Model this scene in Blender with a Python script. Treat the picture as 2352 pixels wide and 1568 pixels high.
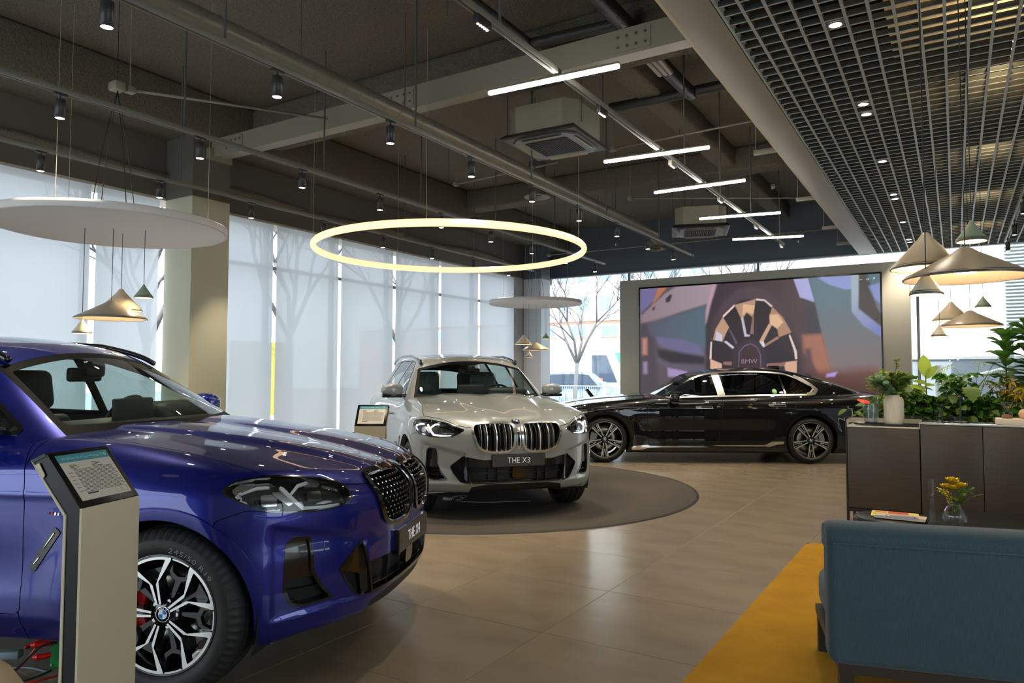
import bpy, bmesh, math, random
import numpy as np
from mathutils import Vector, Matrix
random.seed(7); np.random.seed(7)
for _o in list(bpy.data.objects): bpy.data.objects.remove(_o)
SC=bpy.context.scene
COL=SC.collection
PI=math.pi
# ---------------------------------------------------------------- camera
cam=bpy.data.cameras.new('camera');co=bpy.data.objects.new('camera',cam);COL.objects.link(co)
cam.sensor_fit='HORIZONTAL';cam.sensor_width=36.0;cam.lens=1647./2352*36;cam.clip_start=.05;cam.clip_end=400
_pi,_ya,_ro=.0463,.5541,.0017
_fw=Vector((-math.sin(_ya)*math.cos(_pi),math.cos(_ya)*math.cos(_pi),math.sin(_pi)))
_rt=Vector((math.cos(_ya),math.sin(_ya),0));_up=_rt.cross(_fw)
_r2=_rt*math.cos(_ro)+_up*math.sin(_ro);_u2=-_rt*math.sin(_ro)+_up*math.cos(_ro)
_m=Matrix((_r2,_u2,-_fw)).transposed().to_4x4();_m.translation=Vector((0,0,1.384));co.matrix_world=_m
SC.camera=co
# ---------------------------------------------------------------- world, sun, exposure
SC.view_settings.view_transform='Standard';SC.view_settings.look='None';SC.view_settings.gamma=1;SC.view_settings.use_curve_mapping=False
SC.view_settings.exposure=1.08
wd=bpy.data.worlds.new('world');SC.world=wd;wd.use_nodes=True
_n=wd.node_tree.nodes;_l=wd.node_tree.links;_n.clear()
_o=_n.new('ShaderNodeOutputWorld');_b=_n.new('ShaderNodeBackground');_b.inputs[0].default_value=(.86,.93,1,1);_b.inputs[1].default_value=2.3
_l.new(_b.outputs[0],_o.inputs[0])
_s=bpy.data.lights.new('sun','SUN');_s.energy=4.0;_s.angle=.01;_s.color=(1,.95,.88)
_so=bpy.data.objects.new('sun',_s);COL.objects.link(_so);_so.rotation_euler=(math.radians(42),0,math.radians(25))
SC.cycles.max_bounces=8;SC.cycles.diffuse_bounces=3;SC.cycles.glossy_bounces=4;SC.cycles.transmission_bounces=6;SC.cycles.transparent_max_bounces=12
SC.cycles.caustics_reflective=False;SC.cycles.caustics_refractive=False;SC.cycles.use_denoising=True
SC.cycles.sample_clamp_indirect=4.0;SC.cycles.blur_glossy=.5
# sky portals in the window openings (they emit nothing, they only guide the sky light)
for (x,y,z,rx,rz,sx,sy) in ((-1.8,15.98,1.9,90,180,13.5,3.8),(5.32,2.3,1.8,90,90,12.4,3.4),(-5.8,-4.22,1.8,90,0,6.0,3.4),(-9.12,5.9,1.85,90,-90,19.6,3.7)):
    _p=bpy.data.lights.new('sky_portal','AREA');_p.shape='RECTANGLE';_p.size=sx;_p.size_y=sy;_p.cycles.is_portal=True;_po=bpy.data.objects.new('sky_portal',_p);COL.objects.link(_po);_po.location=(x,y,z);_po.rotation_euler=(math.radians(rx),0,math.radians(rz))
# ---------------------------------------------------------------- materials
MATS={}
def mat(name,col=(.5,.5,.5),rough=.5,metal=0.,coat=0.,emit=None,es=0.,trans=0.,ior=1.45,alpha=1.,spec=.5,noise=None,bump_=None,ccol=None,sheen=0.):
    if name in MATS: return MATS[name]
    m=bpy.data.materials.new(name);m.use_nodes=True;nt=m.node_tree;b=nt.nodes['Principled BSDF']
    I=b.inputs
    I['Base Color'].default_value=(*col,1);I['Roughness'].default_value=rough;I['Metallic'].default_value=metal
    I['Coat Weight'].default_value=coat;I['Coat Roughness'].default_value=.02;I['IOR'].default_value=ior
    I['Transmission Weight'].default_value=trans;I['Alpha'].default_value=alpha;I['Specular IOR Level'].default_value=spec
    I['Sheen Weight'].default_value=sheen
    if emit: I['Emission Color'].default_value=(*emit,1);I['Emission Strength'].default_value=es
    tc=None
    if noise or bump_:
        tc=nt.nodes.new('ShaderNodeTexCoord')
    if noise:   # (scale, amount, colour2[, stretch])
        nz=nt.nodes.new('ShaderNodeTexNoise');nz.inputs['Scale'].default_value=noise[0];nz.inputs['Detail'].default_value=6
        mp=nt.nodes.new('ShaderNodeMapping');mp.inputs['Scale'].default_value=noise[3] if len(noise)>3 else (1,1,1)
        nt.links.new(tc.outputs['Object'],mp.inputs[0]);nt.links.new(mp.outputs[0],nz.inputs['Vector'])
        mx=nt.nodes.new('ShaderNodeMix');mx.data_type='RGBA';mx.inputs[6].default_value=(*col,1);mx.inputs[7].default_value=(*noise[2],1)
        mr=nt.nodes.new('ShaderNodeMapRange');mr.inputs[1].default_value=.35;mr.inputs[2].default_value=.65;mr.inputs[4].default_value=noise[1]
        nt.links.new(nz.outputs[0],mr.inputs[0]);nt.links.new(mr.outputs[0],mx.inputs[0]);nt.links.new(mx.outputs[2],I['Base Color'])
    if bump_:   # (scale, strength, distance)
        nz=nt.nodes.new('ShaderNodeTexNoise');nz.inputs['Scale'].default_value=bump_[0];nz.inputs['Detail'].default_value=3
        mp=nt.nodes.new('ShaderNodeMapping');mp.inputs['Scale'].default_value=bump_[3] if len(bump_)>3 else (1,1,1)
        nt.links.new(tc.outputs['Object'],mp.inputs[0]);nt.links.new(mp.outputs[0],nz.inputs['Vector'])
        bp=nt.nodes.new('ShaderNodeBump');bp.inputs['Strength'].default_value=bump_[1];bp.inputs['Distance'].default_value=bump_[2]
        nt.links.new(nz.outputs[0],bp.inputs['Height']);nt.links.new(bp.outputs[0],I['Normal'])
    MATS[name]=m;return m
# ---------------------------------------------------------------- object helpers
def tag(o,label=None,cat=None,group=None,kind=None):
    if label: o['label']=label
    if cat: o['category']=cat
    if group: o['group']=group
    if kind: o['kind']=kind
    return o
def thing(name,label,cat,loc=(0,0,0),rz=0,group=None):
    o=bpy.data.objects.new(name,None);COL.objects.link(o);o.location=loc;o.rotation_euler=(0,0,rz);o.empty_display_size=.1
    return tag(o,label,cat,group)
def link(name,me,m,parent=None,smooth=False):
    o=bpy.data.objects.new(name,me);COL.objects.link(o)
    if m is not None:
        for k in (m if isinstance(m,(list,tuple)) else [m]): me.materials.append(k)
    if parent is not None: o.parent=parent
    if smooth: me.shade_smooth()
    return o
def mesh_np(V,F):
    me=bpy.data.meshes.new('m');V=np.asarray(V,np.float32);F=np.asarray(F,np.int32)
    me.vertices.add(len(V));me.vertices.foreach_set('co',V.ravel())
    me.loops.add(F.size);me.loops.foreach_set('vertex_index',F.ravel())
    k=F.shape[1];me.polygons.add(len(F));me.polygons.foreach_set('loop_start',np.arange(len(F),dtype=np.int32)*k)
    me.polygons.foreach_set('loop_total',np.full(len(F),k,np.int32))
    me.update(calc_edges=True);return me
class MB:
    """collects shapes, each with its own material slot, and links them as one mesh object"""
    def __init__(s): s.v=[];s.f=[];s.mi=[];s.sm=[]
    def add(s,vs,fs,mi=0,smooth=False,M=None):
        n=len(s.v)
        if M is not None: vs=[M@Vector(p) for p in vs]
        s.v+= [tuple(p) for p in vs];s.f+=[tuple(i+n for i in f) for f in fs];s.mi+=[mi]*len(fs);s.sm+=[smooth]*len(fs);return s
    def box(s,x0,x1,y0,y1,z0,z1,mi=0,M=None):
        v=[(x0,y0,z0),(x1,y0,z0),(x1,y1,z0),(x0,y1,z0),(x0,y0,z1),(x1,y0,z1),(x1,y1,z1),(x0,y1,z1)]
        return s.add(v,[(0,3,2,1),(4,5,6,7),(0,1,5,4),(1,2,6,5),(2,3,7,6),(3,0,4,7)],mi,False,M)
    def bbox(s,x0,x1,y0,y1,z0,z1,b=.005,mi=0,M=None,seg=2):
        bm=bmesh.new();bmesh.ops.create_cube(bm,size=1)
        for v in bm.verts: v.co=Vector(((x0+x1)/2+v.co.x*(x1-x0),(y0+y1)/2+v.co.y*(y1-y0),(z0+z1)/2+v.co.z*(z1-z0)))
        bmesh.ops.bevel(bm,geom=bm.edges[:],offset=min(b,(x1-x0)*.49,(y1-y0)*.49,(z1-z0)*.49),segments=seg,profile=.5,affect='EDGES',clamp_overlap=True)
        s.add([v.co.copy() for v in bm.verts],[[v.index for v in f.verts] for f in bm.faces],mi,True,M);bm.free();return s
    def cyl(s,p,q,r,r2=None,n=12,mi=0,caps=True,smooth=True):
        p=Vector(p);q=Vector(q);r2=r if r2 is None else r2;d=(q-p).normalized();u=d.orthogonal().normalized();w=d.cross(u)
        vs=[p+(u*math.cos(2*PI*i/n)+w*math.sin(2*PI*i/n))*r for i in range(n)]+[q+(u*math.cos(2*PI*i/n)+w*math.sin(2*PI*i/n))*r2 for i in range(n)]
        s.add(vs,[(i,(i+1)%n,n+(i+1)%n,n+i) for i in range(n)],mi,smooth)
        if caps: s.add(vs,[tuple(range(n-1,-1,-1)),tuple(range(n,2*n))],mi,False)
        return s
    def lathe(s,prof,n=32,mi=0,c=(0,0,0),smooth=True,M=None,close=False):
        vs=[];m=len(prof)
        for i in range(n):
            a=2*PI*i/n
            for r,z in prof: vs.append((c[0]+r*math.cos(a),c[1]+r*math.sin(a),c[2]+z))
        fs=[]
        for i in range(n):
            for k in range(m if close else m-1):
                a,b=i*m+k,((i+1)%n)*m+k;k2=(k+1)%m;fs.append((a,b,((i+1)%n)*m+k2,i*m+k2))
        return s.add(vs,fs,mi,smooth,M)
    def tube(s,pts,r,n=8,mi=0,taper=None):
        pts=[Vector(p) for p in pts];m=len(pts);vs=[];fs=[];u=None
        for i,p in enumerate(pts):
            d=(pts[min(i+1,m-1)]-pts[max(i-1,0)]).normalized()
            if u is None: u=d.orthogonal().normalized()
            else: u=(u-d*u.dot(d)).normalized()
            w=d.cross(u);rr=r if taper is None else r*(1+(taper-1)*i/(m-1))
            for k in range(n): vs.append(p+(u*math.cos(2*PI*k/n)+w*math.sin(2*PI*k/n))*rr)
        for i in range(m-1):
            for k in range(n): fs.append((i*n+k,i*n+(k+1)%n,(i+1)*n+(k+1)%n,(i+1)*n+k))
        fs.append(tuple(range(n-1,-1,-1)));fs.append(tuple(range((m-1)*n,m*n)))
        return s.add(vs,fs,mi,True)
    def prism(s,poly,z0,z1,mi=0,M=None,mi_top=None):
        n=len(poly);vs=[(p[0],p[1],z0) for p in poly]+[(p[0],p[1],z1) for p in poly]
        s.add(vs,[(i,(i+1)%n,n+(i+1)%n,n+i) for i in range(n)],mi,False,M)
        s.add(vs,[tuple(range(n-1,-1,-1))],mi,False,M);s.add(vs,[tuple(range(n,2*n))],mi if mi_top is None else mi_top,False,M);return s
    def build(s,name,m,parent=None):
        me=bpy.data.meshes.new(name);me.from_pydata(s.v,[],s.f);me.polygons.foreach_set('material_index',s.mi);me.polygons.foreach_set('use_smooth',s.sm)
        me.update();return link(name,me,m,parent)
def spline(pts,n=8):
    P=[Vector(p) for p in pts];P=[2*P[0]-P[1]]+P+[2*P[-1]-P[-2]];o=[]
    for i in range(1,len(P)-2):
        a,b,c,d=P[i-1:i+3]
        for k in range(n):
            t=k/n;o.append(.5*((2*b)+(-a+c)*t+(2*a-5*b+4*c-d)*t*t+(-a+3*b-3*c+d)*t**3))
    o.append(P[-2]);return o
def dup(root,loc,rz=None,label=None):
    def cp(o,par):
        c=o.copy();COL.objects.link(c);c.parent=par
        for ch in list(o.children): cp(ch,c)
        return c
    r=cp(root,None);r.location=loc
    if rz is not None: r.rotation_euler=(0,0,rz)
    if label: r['label']=label
    return r
def text_mesh(body,size,depth=.0,align='CENTER',sx=1.,space=1.):
    cu=bpy.data.curves.new('t','FONT');cu.body=body;cu.size=size;cu.align_x=align;cu.align_y='CENTER';cu.extrude=depth;cu.space_character=space;cu.resolution_u=3;cu.offset=-.012*size
    o=bpy.data.objects.new('t',cu);COL.objects.link(o);dg=bpy.context.evaluated_depsgraph_get()
    me=bpy.data.meshes.new_from_object(o.evaluated_get(dg));bpy.data.objects.remove(o);bpy.data.curves.remove(cu)
    if sx!=1.:
        for v in me.vertices: v.co.x*=sx
    return me
def srgb(r,g,b):
    f=lambda c:(c/255/12.92 if c<=10 else ((c/255+.055)/1.055)**2.4)
    return (f(r),f(g),f(b))
# ---------------------------------------------------------------- car surfaces (pure numpy)
def smax(a,b,k):
    h=np.maximum(k-np.abs(a-b),0)/k
    return np.maximum(a,b)+h*h*k*.25
def T(tab):
    a=np.array(tab,float);xs=a[:,0];ys=a[:,1]
    if xs[0]>xs[-1]: xs=xs[::-1];ys=ys[::-1]
    # smooth the polyline: dense resample + box blur
    g=np.linspace(xs[0],xs[-1],600);v=np.interp(g,xs,ys);w=max(3,int(600*.035))
    pad=np.concatenate([2*v[0]-v[1:w+1][::-1],v,2*v[-1]-v[-w-1:-1][::-1]])
    ker=np.hanning(2*w+1);ker/=ker.sum();v=np.convolve(pad,ker,'valid')
    return lambda x:np.interp(x,g,v)
def bump(x,a,b,s):
    return 1/(1+np.exp(-(x-a)/s))/(1+np.exp((x-b)/s))
CARS={
'x4':dict(hw=.957,wb=2.864,ra=.408,wr=.364,zc=.364,
  side=[(.15,-.10),(.24,-.06),(.32,-.012),(.42,.0),(.60,-.004),(.78,.0),(.88,.0),(.98,-.018),(1.08,-.06),(1.2,-.12)],
  top=[(.86,.84),(.79,.885),(.69,.925),(.45,.987),(.2,1.035),(0,1.065),(-.3,1.105),(-.6,1.125),(-1,1.10),(-2,1.13),(-3,1.16),(-3.85,1.15)],
  crown=.035,bot=.20,
  nose=[(.12,.66),(.2,.73),(.27,.785),(.35,.815),(.45,.825),(.58,.822),(.66,.812),(.74,.815),(.82,.812),(.88,.79),(.94,.76),(1.1,.70)],
  na=.46,npw=3.0,tail=[(.2,-3.70),(.5,-3.87),(.9,-3.87),(1.2,-3.84)],ta=.35,
  roof=[(-.6,1.30),(-.85,1.42),(-1.05,1.50),(-1.25,1.555),(-1.5,1.597),(-1.8,1.614),(-2.2,1.605),(-2.7,1.545),(-3.1,1.455),(-3.5,1.32),(-3.9,1.13)],
  rc=.05,ws=(-.40,1.10,1.72,.42),gw=(.885,1.06,.60),gtaper=.10,back=(-3.9,1.1,3.0),ztop=1.06,flare=.018,x0g=-3.8),
'x3':dict(hw=.935,wb=2.864,ra=.405,wr=.364,zc=.364,
  side=[(.15,-.10),(.24,-.06),(.32,-.012),(.42,.0),(.60,-.006),(.78,.0),(.90,.0),(1.0,-.018),(1.10,-.05),(1.2,-.10)],
  top=[(.84,.86),(.78,.895),(.69,.945),(.45,1.015),(.2,1.06),(0,1.09),(-.3,1.13),(-.6,1.15),(-1,1.12),(-2,1.13),(-3,1.15),(-3.85,1.15)],
  crown=.03,bot=.21,
  nose=[(.12,.62),(.2,.70),(.27,.765),(.35,.80),(.45,.80),(.58,.80),(.66,.80),(.74,.80),(.82,.80),(.88,.78),(.94,.75),(1.1,.68)],
  na=.40,npw=3.2,tail=[(.2,-3.72),(.5,-3.86),(.9,-3.86),(1.2,-3.80)],ta=.30,
  roof=[(-.6,1.36),(-.85,1.48),(-1.05,1.56),(-1.3,1.60),(-1.7,1.635),(-2.2,1.645),(-2.8,1.63),(-3.3,1.59),(-3.6,1.55)],
  rc=.05,ws=(-.46,1.12,1.40,.40),gw=(.862,1.08,.47),gtaper=.06,back=(-3.72,1.1,.62),ztop=1.08,flare=.016,x0g=-3.7),
'b7':dict(hw=.955,wb=3.215,ra=.395,wr=.365,zc=.365,
  side=[(.12,-.08),(.17,-.05),(.22,-.012),(.3,-.010),(.42,.0),(.60,.0),(.76,.004),(.86,.0),(.93,-.014),(1.0,-.035),(1.08,-.08),(1.2,-.16)],
  top=[(.88,.80),(.80,.86),(.6,.91),(.3,.965),(0,1.0),(-.4,1.035),(-.8,1.065),(-1.2,1.06),(-2,1.08),(-3,1.09),(-3.7,1.10),(-4.0,1.115),(-4.3,1.105),(-4.45,1.09),(-4.52,1.06)],
  crown=.045,bot=.16,
  nose=[(.12,.74),(.2,.80),(.3,.85),(.5,.87),(.7,.87),(.8,.85),(.9,.80),(1.1,.70)],
  na=.36,npw=3.4,tail=[(.15,-4.28),(.3,-4.42),(.6,-4.50),(.9,-4.47),(1.0,-4.48),(1.12,-4.52)],ta=.30,
  roof=[(-.7,1.10),(-1.1,1.29),(-1.35,1.39),(-1.6,1.45),(-1.9,1.49),(-2.4,1.517),(-2.85,1.515),(-3.3,1.465),(-3.7,1.345),(-4.1,1.18),(-4.4,1.05)],
  rc=.06,ws=(-.80,1.05,1.62,.42),gw=(.865,1.0,.52),gtaper=.10,back=(-4.4,1.1,3.5),ztop=1.02,flare=.008,x0g=-4.3),
}
for _c in CARS.values():
    for _k in ('side','top','nose','tail','roof'): _c[_k+'_f']=T(_c[_k])
def f_body(c,P):
    x,y,z=P[:,0],np.abs(P[:,1]),P[:,2]
    hw=c['hw'];wb=c['wb']
    # half width with wheel flares and a scallop along the doors
    W=hw+c['side_f'](z)
    for cx in (0,-wb):
        r=np.hypot(x-cx,z-c['zc'])
        W=W+c['flare']*np.exp(-((r-.45)/.11)**2)*(z<.95)
    W=W-.016*bump(x,-wb+.55,-.62,.06)*np.exp(-((z-.50)/.13)**2)
    W=W+.006*np.exp(-((z-(.86 if hw>.94 else .9))/.02)**2)*bump(x,-wb-.3,-.2,.1)
    W=W-.05*np.clip((x+.2)/1.0,0,1)**2-.06*np.clip((-wb-.1-x)/1.0,0,1)**2
    fs=y-W
    yy=y/hw
    top=c['top_f'](x)-c['crown']*yy**2-.10*np.clip(yy-.62,0,1)**1.6
    hood=bump(x,-.75,.72,.08)
    if hw>.94 or True:
        # power domes: raised centre field with creases running to the grille
        ye=.30+.20*np.clip((.75-x)/1.3,0,1)
        top=top+hood*.020*(1/(1+np.exp((y-ye)/.018)))-hood*.016*np.exp(-(y/.13)**2)
    ft=(z-top)*.95
    xf=c['nose_f'](z)-c['na']*yy**c['npw']
    if c['wb']<3:
        uu=np.arctan2(y,x+.1)*.8
        xf=xf-.016*bump(uu,.43,.795,.006)*bump(z,.362-.02*np.clip((uu-.6)/.2,0,1),.635+.28*(uu-.45),.005)
        xf=xf+.020*np.exp(-(((uu-.21)/.19)**4+((z-.78)/.13)**4))
    ff=x-xf
    fr=(c['tail_f'](z)+c['ta']*yy**3)-x
    f=smax(fs,ft,.13)
    f=smax(f,ff,.11)
    f=smax(f,fr,.12)
    f=smax(f,c['bot']+.05*np.clip((x-.3)/.25,0,1)+.10*np.clip((-x+.0-c['wb']-.55),0,1)-z,.04)
    return f
def f_green(c,P):
    x,y,z=P[:,0],np.abs(P[:,1]),P[:,2]
    roof=c['roof_f'](x)-c['rc']*(y/.6)**2
    ft=z-roof
    xb,zb,sl,cu=c['ws']
    n=1/np.hypot(1,sl)
    fw=(x-(xb-(z-zb)*sl-cu*y**2))*n
    w0,z0,tum=c['gw']
    t=np.clip((z-z0),0,1)
    W=w0-tum*t-.25*t**2-c['gtaper']*np.clip((x+1.3)/.9,0,1.5)**2-.14*np.clip((-c['wb']+.35-x)/1.0,0,1.5)**2
    fs=(y-W)*.85
    xr,zr,sr=c['back']
    fb=((xr+(z-zr)*sr+.12*y**2)-x)/np.hypot(1,sr)
    f=smax(ft,fw,.05);f=smax(f,fs,.07);f=smax(f,fb,.08)
    return f
def grad(f,c,P,e=1e-3):
    g=np.zeros_like(P)
    for k in range(3):
        d=np.zeros(3);d[k]=e
        g[:,k]=f(c,P+d)-f(c,P-d)
    return g/np.maximum(np.linalg.norm(g,axis=1,keepdims=True),1e-9)
def boxgrid(mn,mx,d,h):
    # ray grid over the half y>=0 of a box; returns unit origins, directions, triangles
    Q=[];F=[];n0=0
    def lin(a,b): return np.linspace(a,b,max(2,int(round((b-a)/h))+1))
    X=lin(mn[0]-d,mx[0]+d);Y=lin(0,mx[1]+d);Z=lin(mn[2]-d,mx[2]+d)
    def face(A,B,fn,flip):
        nonlocal n0
        a,b=np.meshgrid(A,B,indexing='ij');q=fn(a.ravel(),b.ravel());Q.append(q)
        na,nb=len(A),len(B);i=np.arange(na*nb).reshape(na,nb)+n0
        q0,q1,q2,q3=i[:-1,:-1].ravel(),i[1:,:-1].ravel(),i[1:,1:].ravel(),i[:-1,1:].ravel()
        if flip: q1,q3=q3,q1
        F.append(np.stack([q0,q1,q2],1));F.append(np.stack([q0,q2,q3],1));n0+=na*nb
    o=np.ones_like
    face(X,Z,lambda a,b:np.stack([a,o(a)*(mx[1]+d),b],1),True)
    face(X,Y,lambda a,b:np.stack([a,b,o(a)*(mx[2]+d)],1),False)
    face(X,Y,lambda a,b:np.stack([a,b,o(a)*(mn[2]-d)],1),True)
    face(Y,Z,lambda a,b:np.stack([o(a)*(mx[0]+d),a,b],1),False)
    face(Y,Z,lambda a,b:np.stack([o(a)*(mn[0]-d),a,b],1),True)
    Q=np.concatenate(Q);F=np.concatenate(F)
    _,idx,inv=np.unique(np.round(Q*2e4).astype(np.int64),axis=0,return_index=True,return_inverse=True)
    Q=Q[idx];F=inv.ravel()[F]
    C=np.stack([np.clip(Q[:,0],mn[0],mx[0]),np.clip(Q[:,1],0,mx[1]),np.clip(Q[:,2],mn[2],mx[2])],1)
    D=Q-C;D/=np.linalg.norm(D,axis=1,keepdims=True)
    F=F[(F[:,0]!=F[:,1])&(F[:,1]!=F[:,2])&(F[:,0]!=F[:,2])]
    return C,D,F
def skin(f,c,mn,mx,d,h,L=1.6):
    C,D,F=boxgrid(mn,mx,d,h)
    lo=np.zeros(len(C));hi=np.full(len(C),L)
    for _ in range(22):
        m=(lo+hi)/2;v=f(c,C+D*m[:,None])
        lo=np.where(v<0,m,lo);hi=np.where(v<0,hi,m)
    return C+D*((lo+hi)/2)[:,None],F
def clip(V,F,g):
    """split triangles at g=0 -> (V2, inside tris (g<0), outside tris)"""
    s=g<0
    k=s[F].sum(1)
    inn=F[k==3];out=F[k==0];C=F[(k==1)|(k==2)]
    if len(C)==0: return V,inn,out
    # rotate so that vertex 0 is the odd one
    sc=s[C];odd=np.where(sc.sum(1)==1,True,False)
    tgt=(sc==odd[:,None]);r=tgt.argmax(1)
    ar=np.arange(len(C))
    C=np.stack([C[ar,r],C[ar,(r+1)%3],C[ar,(r+2)%3]],1)
    def cutv(a,b):
        e=np.stack([np.minimum(a,b),np.maximum(a,b)],1);return e
    e1=cutv(C[:,0],C[:,1]);e2=cutv(C[:,0],C[:,2])
    E=np.concatenate([e1,e2]);key=E[:,0].astype(np.int64)*len(V)+E[:,1]
    uk,idx,inv=np.unique(key,return_index=True,return_inverse=True)
    a,b=E[idx,0],E[idx,1];t=g[a]/(g[a]-g[b]);NV=V[a]+(V[b]-V[a])*t[:,None]
    n=len(V);V2=np.concatenate([V,NV]);i1=n+inv.ravel()[:len(C)];i2=n+inv.ravel()[len(C):]
    A=np.stack([C[:,0],i1,i2],1);B1=np.stack([i1,C[:,1],C[:,2]],1);B2=np.stack([i1,C[:,2],i2],1)
    Bq=np.concatenate([B1,B2]);oq=np.concatenate([odd,odd])
    inn=np.concatenate([inn,A[odd],Bq[~oq]]);out=np.concatenate([out,A[~odd],Bq[oq]])
    return V2,inn,out
def compact(V,F):
    u,inv=np.unique(F,return_inverse=True)
    return V[u],inv.reshape(F.shape)
def sdpoly(p,poly):
    """signed distance of points p (N,2) to closed polygon (negative inside)"""
    poly=np.asarray(poly,float);a=poly;b=np.roll(poly,-1,0)
    d=np.full(len(p),1e9);s=np.ones(len(p))
    for i in range(len(poly)):
        e=b[i]-a[i];w=p-a[i];t=np.clip((w@e)/(e@e),0,1)
        d=np.minimum(d,((w-t[:,None]*e)**2).sum(1))
        c1=p[:,1]>=a[i,1];c2=p[:,1]<b[i,1];c3=e[0]*w[:,1]>e[1]*w[:,0]
        s=np.where((c1&c2&c3)|(~c1&~c2&~c3),-s,s)
    return s*np.sqrt(d)
def rpoly(poly,r=.02,n=4):
    """polygon with rounded corners; a vertex may carry its own radius as third item"""
    P=[np.array(p[:2],float) for p in poly];R_=[(p[2] if len(p)>2 else r) for p in poly];o=[]
    m=len(P)
    for i in range(m):
        a,b,c=P[i-1],P[i],P[(i+1)%m];rr=R_[i]
        la,lc=np.linalg.norm(a-b),np.linalg.norm(c-b)
        q=min(rr,la*.48,lc*.48)
        if q<1e-5: o.append(b);continue
        p0=b+(a-b)/la*q;p2=b+(c-b)/lc*q
        for t in np.linspace(0,1,n): o.append((1-t)**2*p0+2*t*(1-t)*b+t*t*p2)
    return np.array(o)
# ---------------------------------------------------------------- car builder
def glassmat(name,tint,rough=0.,refl=1.0):
    if name in MATS: return MATS[name]
    m=bpy.data.materials.new(name);m.use_nodes=True;nt=m.node_tree;n=nt.nodes;l=nt.links;n.clear()
    o=n.new('ShaderNodeOutputMaterial');t=n.new('ShaderNodeBsdfTransparent');t.inputs[0].default_value=(*tint,1)
    g=n.new('ShaderNodeBsdfGlossy');g.inputs['Roughness'].default_value=rough;g.inputs[0].default_value=(refl,refl,refl,1)
    f=n.new('ShaderNodeFresnel');ge=n.new('ShaderNodeNewGeometry');mr=n.new('ShaderNodeMapRange');mr.inputs[3].default_value=1.5;mr.inputs[4].default_value=1/1.5;l.new(ge.outputs['Backfacing'],mr.inputs[0]);l.new(mr.outputs[0],f.inputs[0]);x=n.new('ShaderNodeMixShader')
    l.new(f.outputs[0],x.inputs[0]);l.new(t.outputs[0],x.inputs[1]);l.new(g.outputs[0],x.inputs[2]);l.new(x.outputs[0],o.inputs[0])
    MATS[name]=m;return m
G_WIN=glassmat('car_glass',(.70,.80,.78));G_TINT=glassmat('car_glass_dark',(.30,.34,.34));G_LENS=glassmat('lens_glass',(.95,.96,.97))
BLK=mat('gloss_black',(.008,.008,.009),.12,coat=.6);MBK=mat('matt_black',(.012,.012,.013),.55);FRIT=mat('frit_black',(.004,.004,.004),.6,spec=.1);SEAM=mat('seam_black',(.004,.004,.004),.7)
CHR=mat('satin_chrome',(.62,.62,.60),.22,1.);CHR2=mat('bright_chrome',(.8,.8,.8),.06,1.);SIL=mat('machined_silver',(.74,.73,.70),.28,.85)
RUB=mat('tyre_rubber',(.022,.021,.020),.62,bump_=(120,.1,.002));DRK=mat('interior_black',(.022,.024,.025),.6);DSH=mat('dash_black',(.030,.032,.030),.5)
DRL=mat('light_guide',(.74,.76,.77),.12,coat=.8,emit=(1,1,1),es=.0);DRLON=mat('light_guide_lit',(.9,.9,.9),.2,emit=(1,.98,.95),es=.7);BEZ=mat('lamp_bezel',(.46,.45,.43),.22,.9);REFL=mat('lamp_reflector',(.35,.36,.37),.12,1.)
WHT=mat('badge_white',(.85,.86,.87),.3);BLU=mat('badge_blue',(.02,.16,.55),.3);PLT=mat('plate_charcoal',(.045,.043,.040),.35);LET=mat('plate_letters',(.85,.84,.82),.4,emit=(1,1,1),es=.12)
REDC=mat('brake_red',(.45,.01,.01),.35);GRYC=mat('brake_grey',(.35,.36,.36),.4,.6);DISC=mat('brake_disc',(.42,.40,.37),.35,1.)
TAIL=mat('tail_lamp_red',(.7,.02,.015),.15,coat=.8,emit=(1,.06,.03),es=.9)
SANZ=mat('plastic_wrap',(.30,.36,.33),.12,alpha=.32,bump_=(16,1.,.12,(1,1,.35)),coat=.6)

# ---------------------------------------------------------------- room shell
YB=15.85;XL=-8.8;XR=5.2;Y0=-4.0;ZC=5.0
CON=mat('ceiling_spray',srgb(112,105,91),.9,noise=(30,.6,srgb(90,84,73)),bump_=(55,.9,.02));CON2=mat('ceiling_paint',srgb(70,68,64),.7,noise=(2,.5,srgb(62,60,56)),bump_=(8,.2,.01))
HDR=mat('header_paint',srgb(98,93,84),.6);NAVY=mat('header_navy',srgb(82,90,100),.55);STEEL=mat('beam_paint',srgb(140,134,118),.5);TRK=mat('track_grey',srgb(132,128,116),.4,.2);ROD=mat('rod_grey',srgb(88,86,80),.5)
CREAM=mat('pillar_cream',srgb(190,186,160),.6,noise=(3,.25,srgb(180,176,150)),bump_=(160,.15,.002));WALLP=mat('screen_wall_paint',srgb(182,180,168),.6,bump_=(140,.15,.002))
def struct(o): o['kind']='structure';return o
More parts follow.
